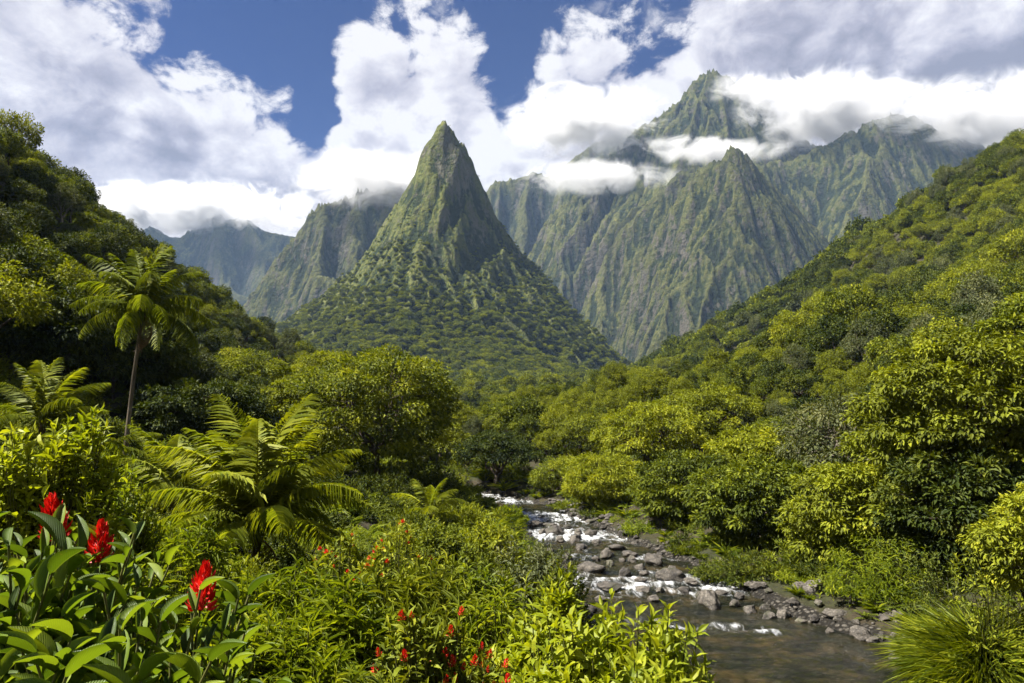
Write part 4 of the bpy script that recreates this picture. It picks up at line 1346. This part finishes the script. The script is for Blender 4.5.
palm('young_palm', (x, y, z - .1), 'palm with long silvery drooping fronds near the foot of the tall palm', max(.8, P(98, 440, 30)[2] - z), FR, 11, tr=.14, elev=(1.2, .3), scale=.75, seed=14)
x, y, z = at(432, 38)
palm('young_palm', (x, y, z - .1), 'small palm poking out of the shrubs below the dark spreading tree', max(.4, P(432, 508, 38)[2] - z), FRB, 9, tr=.1, elev=(.9, -.2), scale=.6, seed=15)
for q in [(143, 312, 60, 60), (262, 480, 90, 40), (178, 475, 40, 25), (60, 400, 70, 30)]: cover(*q)

# ------------------------------------------------------------------ hill forests
def hill_points():
    r = np.random.default_rng(77)
    out = []
    for (y0, y1, s) in ((24, 110, 4.3), (110, 230, 4.8), (230, 620, 5.8)):
        xs = np.arange(-380, 460, s); ys = np.arange(y0, y1, s * .92)
        X, Y = np.meshgrid(xs, ys); X = X + (np.arange(len(ys)) % 2 * s / 2)[:, None]
        X = X + r.uniform(-.34, .34, X.shape) * s; Y = Y + r.uniform(-.34, .34, Y.shape) * s
        out.append(np.stack([X.ravel(), Y.ravel()], -1))
    q = np.concatenate(out)
    px, py, f = proj(np.stack([q[:, 0], q[:, 1], np.full(len(q), 20.)], -1))
    q = q[(px > -330) & (px < 1500)]
    z = ground_z(q[:, 0], q[:, 1])
    q = np.column_stack([q, z])
    xc, w, _ = riv(q[:, 1])
    keep = (np.abs(q[:, 0] - xc) > w + 3.0 + 0.02 * q[:, 1]) | (q[:, 1] > 110)
    near = (q[:, 1] < 75) & (q[:, 0] > -26) & (q[:, 0] < 14)
    near |= (q[:, 1] < 36) & (q[:, 0] < 30)
    near |= (q[:, 1] < 48) & (q[:, 0] > -30) & (q[:, 0] < 30)
    return q[keep & ~near]


hp = hill_points()
hr = np.random.default_rng(78)
hs = hr.uniform(.62, 1.12, len(hp)) * np.where(hp[:, 1] < 80, .85, 1) * np.where((hp[:, 0] < -20) & (hp[:, 1] > 60), .74, 1) * np.where((np.abs(hp[:, 0] - 8) < 34) & (hp[:, 1] < 260), .60, 1)
big = hr.random(len(hp)) < .05; hs[big & (hp[:, 0] > 0)] *= 1.35
# patches of species
sp_ = fbm(hp[:, 0] / 40, hp[:, 1] / 40, 3, 90) + hr.normal(size=len(hp)) * .35
sunny = (hp[:, 0] > 0) * (hp[:, 1] < 160)
hk = np.where(sp_ + .35 * sunny > .28, 1, np.where(sp_ < -.32, 2, np.where(hr.random(len(hp)) < .22, 3, np.where(hr.random(len(hp)) < .5, 0, 4))))
hk = np.where((hk == 1) & (hr.random(len(hp)) < .4), 5, hk)
order = np.argsort(hp[:, 1])
vis = np.zeros(len(hp), int)
tops = hp + np.array([0, 0, 1.0]) * (5.0 * hs)[:, None]
ppx, ppy, pf = proj(tops)
for i in order:
    rpx = 3.3 * hs[i] / pf[i] * F
    vis[i] = cover(ppx[i], ppy[i], rpx, rpx * .75)
shown = vis > 0
rank = np.argsort(-vis)
ind = rank[:300]
isind = np.zeros(len(hp), bool); isind[ind] = True
NAMES = {0: 'mid green', 1: 'yellow-green', 2: 'dark green', 3: 'grey-green', 4: 'domed mid green', 5: 'wide yellow-green'}
for i in ind:
    p = hp[i]
    side = 'steep slope behind the tall palm' if ppx[i] < 340 else ('hillside across the river' if ppx[i] > 620 else 'valley floor below the spire')
    band = 'the upper' if ppy[i] < 300 else 'the lower'
    lab = f'{NAMES[int(hk[i])]} forest tree on {band} {side}'
    grp = f'{NAMES[int(hk[i])]} trees of {band} {side}'
    place_tree('forest_tree', MID[int(hk[i])], (p[0], p[1], p[2] - .4), hr.uniform(0, 6.28), float(hs[i]), lab, 'tree', grp, sz=hr.uniform(.75, 1.4))
rest = ~isind & (shown | (hr.random(len(hp)) < .5))
n_ = int(rest.sum())
pk = np.where(hp[rest][:, 1] < 260, hk[rest], 6 + np.minimum(hk[rest], 4))
scatter('forest', hp[rest] - [0, 0, .4], hr.uniform(0, 6.28, n_), np.column_stack([hs[rest]] * 2 + [hs[rest] * hr.uniform(.8, 1.35, n_)]), pk,
        [list(m) for m in MID] + [list(m) for m in FAR], 'dense tropical forest filling the slopes between the larger crowns', None)
print('forest', len(hp), n_, time.time() - T0)

# ------------------------------------------------------------------ forest on the lower spire and mountain feet
SXX, SYY, SH = SPIRE
sr_ = np.random.default_rng(91)


def spire_forest():
    x0, y0 = SXX[0, 0], SYY[0, 0]
    s = 3.9
    xs = np.arange(x0, SXX[0, -1], s); ys = np.arange(y0, 900, s)
    X, Y = np.meshgrid(xs, ys)
    X = (X + sr_.uniform(-.45, .45, X.shape) * s).ravel(); Y = (Y + sr_.uniform(-.45, .45, Y.shape) * s).ravel()
    j = np.clip(((X - x0) / 2).astype(int), 1, SH.shape[1] - 2); i = np.clip(((Y - y0) / 2).astype(int), 1, SH.shape[0] - 2)
    z = SH[i, j]
    gx, gy = (SH[i, j + 1] - SH[i, j - 1]) / 4, (SH[i + 1, j] - SH[i - 1, j]) / 4
    sl = np.hypot(gx, gy)
    nn = fbm(X / 30, Y / 30, 3, 8)
    pr = 1.3 * sstep(2.1, 1.1, sl + nn * .4) * sstep(250, 130, z + nn * 70) + .75 * sstep(2.4, 1.2, sl + nn * .5) * sstep(420, 180, z + nn * 120)
    pr = pr * np.where(gx < -.9, .3, 1)
    pr = np.maximum(pr, .38 * sstep(3.2, 2.0, sl) * (z > 200))
    keep = (sr_.random(len(X)) < pr) & (z > 5)
    X, Y, z = X[keep], Y[keep], z[keep]
    sc = (.20 + .30 * sstep(310, 170, z) + .34 * sstep(190, 70, z)) * sr_.uniform(.7, 1.2, len(X))
    px, py, _ = proj(np.stack([X, Y, z], -1))
    v = (px > 150) & (px < 760)
    return np.stack([X, Y, z - 1.2 * sc], -1)[v], sc[v]


q, sc = spire_forest()
scatter('spire_forest', q, sr_.uniform(0, 6.28, len(q)), np.column_stack([sc, sc, sc * sr_.uniform(.8, 1.25, len(q))]), sr_.choice([0, 1, 1, 2, 3, 4], len(q), p=[.24, .22, .16, .1, .08, .2]), [list(m) for m in FAR],
        'small round-crowned forest covering the lower flanks of the spire', None)
print('spire', len(q), time.time() - T0)
# ------------------------------------------------------------------ foreground plants
def put_bush(kind, px, py_top, wpx, Y, mat, label, seed, stemmat=None, dy=0, flower=None, cat='shrub', **kw):
    """bush whose top reaches py_top; returns the Empty"""
    x, y, z = at(px, Y)
    ztop = P(px, py_top, Y)[2]
    H = max(.35, ztop - z) / 1.1
    RX = wpx / F * Y / 2
    kw.setdefault('RY', RX * .8)
    st, lf, tip, dr = gen_bush(seed, RX=RX, H=H, **kw)
    e = link(kind, None, loc=(x, y, z - .05)); tag(e, label, cat)
    link('stem', st.mesh(kind + '_stems', stemmat or M_STEM), e)
    link('foliage', lf.mesh(kind + '_foliage', ML[mat], False), e)
    if flower:
        meshes, n, s0, zmin = flower
        r = np.random.default_rng(seed + 9)
        c = np.where((tip[:, 2] > H * zmin) & (tip[:, 1] < RX * .45))[0]
        for i in r.permutation(c)[:n]:
            f = link('flower', meshes[int(r.integers(len(meshes)))], e)
            f.location = (tip[i] + dr[i] * .02).tolist()
            d = norm(dr[i] * .5 + np.array([0, 0, .9]))
            f.rotation_euler = Vector(d).to_track_quat('Z', 'Y').to_euler()
            s = s0 * r.uniform(.7, 1.2); f.scale = (s, s, s)
    cover(px, py_top + H / Y * F * .5, wpx * .4, H / Y * F * .4)
    return e


SPK = [gen_spike(k, .20, .10, 80, .042, .014).mesh('flower', M_RED, False) for k in range(3)]
SMALL = [gen_spike(20 + k, .09, .04, 26, .024, .010).mesh('flower', M_RED, False) for k in range(3)]
TINY = [gen_spike(30 + k, .09, .10, 20, .05, .03).mesh('flower', M_RED, False) for k in range(2)] + [gen_spike(35, .09, .10, 20, .05, .03).mesh('flower', M_ORANGE, False)]


def ginger(px, Y, top_px, label, seed, canes=9, R0=.35, leafL=.20, flowers=(), H=None):
    """broad-leaved ginger clump. flowers: list of (px,py) spike base pixels"""
    r = np.random.default_rng(seed)
    x, y, z = at(px, Y)
    H = H or (P(px, top_px, Y)[2] - z)
    st, lf = Acc(), Acc(); lf.uv = []
    base = np.array([x, y, z])
    ends = []
    for (fx, fy) in flowers:
        ends.append(P(fx, fy, Y) - base)
    canes = int(canes * 2.9); leafL *= .85
    for k in range(canes):
        a = r.uniform(0, 2 * math.pi); q = r.uniform(.3, 1)
        ends.append(np.array([math.cos(a) * R0 * q * 1.6, math.sin(a) * R0 * q * 1.3, H * r.uniform(.55, .95)]))
    for k, en in enumerate(ends):
        b = np.array([en[0] * .25 + r.normal() * .05, en[1] * .25 + r.normal() * .05, 0])
        p = bend(b, en, .0, 9); p[:, :2] += ((np.linspace(0, 1, 9) ** 2 - np.linspace(0, 1, 9))[:, None]) * (en[:2] - b[:2]) * .5
        tube(st, p, np.linspace(.011, .005, 9), 6, r.uniform(0, 1))
        n = 13
        t = np.linspace(.16, .99, n)
        pos = np.stack([np.interp(t, np.linspace(0, 1, 9), p[:, i]) for i in range(3)], -1)
        tg = norm(p[-1] - p[-2])
        a0 = r.uniform(0, 6.28)
        sd = np.where(np.arange(n) % 2 == 0, 1, -1)[:, None]
        ax = np.array([math.cos(a0), math.sin(a0), 0])
        ax = ax + r.normal(size=(n, 3)) * np.array([.28, .28, 0])
        d = norm(ax * sd + np.array([0, 0, 1]) * r.uniform(.45, 1.3, (n, 1)) + tg * .35 * t[:, None])
        s = r.uniform(.75, 1.15, n) * (1 - .15 * np.abs(t - .6))
        if k < len(flowers): s = s * np.where(t > .86, .5, 1)
        leaves(lf, pos, d, norm(np.array([0, 0, 1.]) + rdir(r, n) * .3 - d * .2), leafL * s, leafL * .235 * s, L_BROAD, np.clip(.5 + r.normal(size=n) * .28, 0, 1))
    e = link('ginger_plant', None, loc=base); tag(e, label, 'plant')
    link('stem', st.mesh('ginger_stems', M_STEM), e); link('foliage', lf.mesh('ginger_foliage', ML['ginger'], True), e)
    for k, _ in enumerate(flowers):
        f = link('flower', SPK[k % 3], e, loc=ends[k])
        f.rotation_euler = (r.uniform(-.15, .15), .12 + .3 * (k == 2), r.uniform(0, 6)); f['label'] = 'red torch-like flower spike'
    return e


ginger(52, 3.4, 505, 'broad-leaved ginger plant carrying the first tall red flower spike at the picture edge', 1, 10, .34, flowers=[(56, 538)])
ginger(102, 3.7, 520, 'ginger plant with a smaller red flower spike half sunk in its dark leaves', 2, 9, .34, flowers=[(98, 562)])
ginger(196, 3.3, 560, 'ginger plant whose red flower spike leans out over the narrow-leaved thicket', 3, 9, .32, flowers=[(200, 610)])
ginger(8, 3.1, 520, 'flowerless ginger plant with large dark arching leaves beside the tall flower spike', 4, 11, .36, .27)
ginger(120, 2.9, 590, 'flowerless ginger plant low in front of the smaller flower spike', 5, 11, .34, .25)
ginger(30, 2.6, 640, 'flowerless ginger plant with glossy leaves at the bottom corner', 6, 9, .30, .26)
ginger(205, 3.0, 650, 'flowerless ginger plant spreading under the leaning flower spike', 7, 8, .26, .19)
# extra bloom stalk low down on the middle plant is left to the leaves

put_bush('leafy_shrub', 52, 418, 165, 7.2, 'fresh', 'bright yellow-green whorled shrub rising behind the red flower spikes', 31, tips=800, whorl=9, leaf=(.18, .064), tint=(.70, .2), low=.1, upz=.05, spread=1.2, jit=.32)
put_bush('leafy_shrub', 130, 470, 90, 8.5, 'fresh', 'bright green shrub between the whorled shrub and the smaller palm', 32, tips=320, whorl=8, leaf=(.17, .05), tint=(.55, .22))
put_bush('leafy_shrub', 615, 590, 200, 4.8, 'fresh', 'dense sunlit shrub with fresh green leaf whorls overlooking the river', 33, RY=1.1, tips=1500, whorl=9, leaf=(.14, .054), tint=(.74, .2), low=.1, upz=0.0, spread=1.25, jit=.32)
put_bush('leafy_shrub', 655, 626, 120, 5.3, 'fresh', 'rounded green shrub bulging out of the dense sunlit shrub towards the river', 39, tips=420, whorl=9, leaf=(.135, .05), tint=(.62, .2), upz=.05, spread=1.2)
put_bush('leafy_shrub', 690, 660, 110, 5.0, 'fresh', 'low sprawling end of green shoots beside the dense sunlit shrub', 34, tips=300, whorl=8, leaf=(.13, .04), tint=(.6, .22))
put_bush('leafy_shrub', 540, 594, 130, 5.4, 'fresh', 'bright green shrub filling the gap behind the red-spiked shrub', 38, tips=700, whorl=9, leaf=(.14, .052), tint=(.72, .2))
put_bush('flowering_shrub', 442, 600, 150, 4.6, 'mid', 'olive-leaved shrub dotted with upright red flower spikes', 35, tips=420, whorl=8, leaf=(.125, .040), tint=(.62, .3), flower=(SMALL, 60, .72, .3))
put_bush('flowering_shrub', 398, 528, 110, 14, 'mid', 'rounded shrub speckled with many small red blooms beside the bushy young palm', 36, tips=240, whorl=7, leaf=(.20, .075), tint=(.7, .25), flower=(TINY, 26, .65, .45))
put_bush('flowering_shrub', 345, 530, 70, 15, 'mid', 'smaller shrub with scattered orange-red blooms under the palm fronds', 37, tips=150, whorl=7, leaf=(.19, .07), tint=(.6, .25), flower=(TINY, 12, .65, .45))
TH = dict(tmpl=L_BLADE, whorl=9, spread=.9, jit=.3, ring=.25, upz=.7)
THK = [(285, 560, 150, 8.0, 'fresh', 'narrow-leaved thicket in front of the bushy young palm', .27, .030, 260), (200, 520, 130, 9.5, 'fresh', 'thicket of narrow leaves between the ginger and the bushy young palm', .26, .03, 240),
       (250, 600, 150, 5.2, 'fresh', 'fine-leaved bamboo-like thicket beside the leaning flower spike', .20, .020, 320), (320, 625, 130, 5.0, 'fresh', 'fine-leaved bamboo-like thicket next to the olive-leaved shrub', .19, .020, 280),
       (420, 556, 170, 9.5, 'mid', 'sword-leaved clump between the two flowering shrubs', .36, .036, 260), (350, 585, 120, 7.5, 'fresh', 'sword-leaved clump behind the fine-leaved thicket', .30, .034, 220),
       (500, 575, 120, 9.0, 'fresh', 'grassy-leaved clump behind the dense sunlit shrub', .26, .03, 200), (150, 560, 90, 6.0, 'fresh', 'light green cane-leaved clump behind the leaning ginger', .2, .022, 200),
       (385, 650, 80, 4.3, 'mid', 'low fine-leaved clump at the foot of the olive-leaved shrub', .16, .018, 140)]
for k, (px, pt, w, Y, mat, lab, L_, W_, tips) in enumerate(THK):
    put_bush('thicket_plant', px, pt, w, Y, mat, lab, 50 + k, tips=tips, leaf=(L_, W_), tint=(.62, .25), **TH)
# shrubs down the near bank
SH_ = [(300, 552, 60, 16.5, 'dark', 'dark low shrub in front of the short stem of the bushy young palm'), (238, 556, 50, 16, 'mid', 'small leafy shrub touching the lower fronds of the bushy young palm'),
       (470, 540, 90, 17, 'mid', 'mid green rounded shrub on the near bank behind the sword-leaved clump'), (535, 537, 88, 26, 'pale', 'dusty grey-green round shrub at the edge of the rapids'),
       (490, 522, 70, 31, 'yellow', 'yellow-green shrub on the near bank above the grey-green round shrub'), (440, 520, 60, 28, 'mid', 'leafy shrub in the dip below the small palm'),
       (460, 505, 66, 40, 'yellow', 'light yellow-green shrub below the dark spreading tree'), (405, 510, 66, 33, 'mid', 'mid green shrub at the foot of the big dark-bodied tree'),
       (505, 505, 46, 48, 'fresh', 'bright little shrub beside the upper rapids on the near bank'), (480, 560, 80, 15, 'fresh', 'bright green low shrub next to the grey-green round shrub'),
       (560, 560, 56, 22, 'mid', 'small shrub dropping to the water beside the midstream slab'), (370, 495, 60, 40, 'dark', 'dark shrub under the big dark-bodied tree'),
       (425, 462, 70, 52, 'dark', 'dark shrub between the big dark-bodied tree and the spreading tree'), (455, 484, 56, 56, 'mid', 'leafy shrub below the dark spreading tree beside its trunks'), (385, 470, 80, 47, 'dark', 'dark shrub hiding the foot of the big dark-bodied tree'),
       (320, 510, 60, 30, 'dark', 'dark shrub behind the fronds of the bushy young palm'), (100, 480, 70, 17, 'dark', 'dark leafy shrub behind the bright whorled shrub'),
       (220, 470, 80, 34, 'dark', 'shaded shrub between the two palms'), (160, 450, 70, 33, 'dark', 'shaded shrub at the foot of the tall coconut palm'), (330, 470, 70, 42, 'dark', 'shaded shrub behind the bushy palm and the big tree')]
for k, (px, pt, w, Y, mat, lab) in enumerate(SH_):
    s = Y / 20
    put_bush('round_shrub', px, pt, w, Y, mat, lab, 80 + k, tips=260, whorl=8, leaf=(.16 + .09 * s, .055 + .035 * s), tint=(.55, .25), tmpl=L_LAN if Y < 32 else L_DIA)
# opposite bank
OB = [(885, 532, 125, 27, 'fresh', 'feathery bright shrub overhanging the dark pool', .26, .045, 800, L_BLADE), (800, 570, 60, 30, 'fresh', 'small sunny shrub behind the craggy boulder', .26, .05, 130, L_BLADE),
      (760, 568, 50, 32, 'yellow', 'yellow-tinged fern-like shrub above the large rounded boulder', .28, .05, 120, L_BLADE), (715, 560, 56, 33, 'fresh', 'light green drooping shrub over the pale boulders', .3, .06, 130, L_BLADE),
      (648, 535, 56, 44, 'fresh', 'tiny bright shrub above the rapids on the far bank', .32, .08, 120, L_BLADE), (935, 545, 100, 24.5, 'dark', 'leafy shrub in the shade beside the tall grass clump', .2, .06, 170, L_LAN),
      (1020, 515, 100, 22, 'yellow', 'yellowing shrub with orange leaves at the right-hand edge above the grass', .17, .055, 200, L_LAN), (838, 550, 110, 30, 'dark', 'dark shrub tucked behind the feathery bright shrub', .24, .08, 330, L_DIA),
      (690, 545, 50, 38, 'mid', 'mid green shrub under the wide leafy tree', .3, .09, 130, L_DIA), (605, 520, 60, 52, 'dark', 'dark overhanging shrub at the bend of the rapids', .3, .12, 150, L_DIA),
      (575, 505, 50, 58, 'mid', 'bushy shrub at the far bend below the loose yellow-green tree', .3, .12, 150, L_DIA), (742, 548, 90, 32, 'dark', 'dark shrub between the rounded tree and the water', .28, .09, 260, L_DIA),
      (975, 500, 90, 19, 'mid', 'mid green shrub behind the tall grass clump', .2, .07, 200, L_LAN), (795, 535, 80, 31, 'mid', 'round shrub under the big hanging-clustered tree', .28, .1, 180, L_DIA)]
for k, (px, pt, w, Y, mat, lab, L_, W_, tips, tm) in enumerate(OB):
    put_bush('bank_shrub', px, pt, w, Y, mat, lab, 120 + k, tips=tips, whorl=9, leaf=(L_, W_), tint=(.58, .25), tmpl=tm, low=.03, bottom=.75, stem=.008)
# grass clump
x, y, z = at(980, 17)
xx = on_water(975, 680)
x, y = P(985, 660, 19.5)[0], 19.5; z = gz(x, y)
gc = link('grass_clump', gen_blades(7, 1.25, 5200, (.5, 1.6), .012, (.05, 1.1), (.6, .25), L_GRASS, 1.0, .8, .5).mesh('grass_clump', ML['fresh'], False), loc=(x, y, z))
tag(gc, 'tall arching bright green grass clump standing beside the broad grey boulder', 'grass')
x, y = P(925, 650, 20)[0], 20.0
gc = link('grass_clump', gen_blades(8, .8, 900, (.6, 1.3), .013, (.1, 1.0), (.55, .25), L_GRASS, .8, .4, .4).mesh('grass_clump', ML['fresh'], False), loc=(x + 1, y, gz(x + 1, y) - .05))
tag(gc, 'smaller grass clump in the shade behind the tall arching grass', 'grass')

# ------------------------------------------------------------------ undergrowth
UG = [[gen_fern(1, 13, 1.0).mesh('fern_kind', ML['fresh'], False)], [gen_fern(2, 11, 1.1, tint=(.35, .2)).mesh('fern_kind', ML['mid'], False)]]
for k, (mat, lf_, tm) in enumerate([('fresh', (.20, .06), L_LAN), ('mid', (.22, .085), L_LAN), ('yellow', (.24, .09), L_DIA), ('dark', (.24, .10), L_DIA)]):
    st, lf, _, _ = gen_bush(150 + k, .8, .8, .8, 70, 7, lf_, tm, (.55, .25), bottom=.0)
    UG.append([lf.mesh('undergrowth_kind', ML[mat], False)])
UG.append([gen_blades(9, .6, 130, (.5, 1.0), .03, (.2, 1.0), (.55, .25)).mesh('tuft_kind', ML['fresh'], False)])
ur = np.random.default_rng(44)


def under():
    out = []
    for (y0, y1, s) in ((1.2, 12, .55), (12, 30, .85), (30, 66, 1.35), (66, 120, 2.4)):
        xs = np.arange(-90, 95, s); ys = np.arange(y0, y1, s)
        X, Y = np.meshgrid(xs, ys); X = X + ur.uniform(-.5, .5, X.shape) * s; Y = Y + ur.uniform(-.5, .5, Y.shape) * s
        q = np.stack([X.ravel(), Y.ravel(), np.full(X.size, s)], -1)
        px, _, _ = proj(np.column_stack([q[:, :2], np.full(len(q), 5.)]))
        out.append(q[(px > -300) & (px < 1500)])
    q = np.concatenate(out)
    xc, w, _ = riv(q[:, 1])
    d = np.abs(q[:, 0] - xc) - w
    left = q[:, 0] < xc
    k = (d > np.where(left, .35, np.where(q[:, 1] < 34, .9, .5)) + ur.uniform(0, .6, len(q))) & ~((np.hypot(q[:, 0], q[:, 1]) < 2.2)) & (np.abs(q[:, 0]) < 12 + q[:, 1] * 1.2)
    q = q[k]; d = d[k]
    z = ground_z(q[:, 0], q[:, 1])
    # keep the plants close to the lens low
    s = np.clip(q[:, 2] * .78, .45, 1.7) * ur.uniform(.6, 1.25, len(q))
    s = s * sstep(-.3, 3.0, d + .8)
    s = np.where(q[:, 1] < 4, s * .7, s)
    k = ur.choice([0, 1, 2, 3, 4, 5, 6], len(q), p=[.16, .12, .2, .2, .14, .08, .10])
    k = np.where((d < 2.2) & (ur.random(len(q)) < .5), 6, k)
    return np.column_stack([q[:, :2], z - .04]), s, k


q, s, k = under()
scatter('undergrowth', q, ur.uniform(0, 6.28, len(q)), np.column_stack([s, s, s * ur.uniform(.7, 1.1, len(q))]), k, UG, 'ferns, tufts and low leafy plants covering the banks', None)
print('under', len(q), time.time() - T0)
print('script time', time.time()-T0)
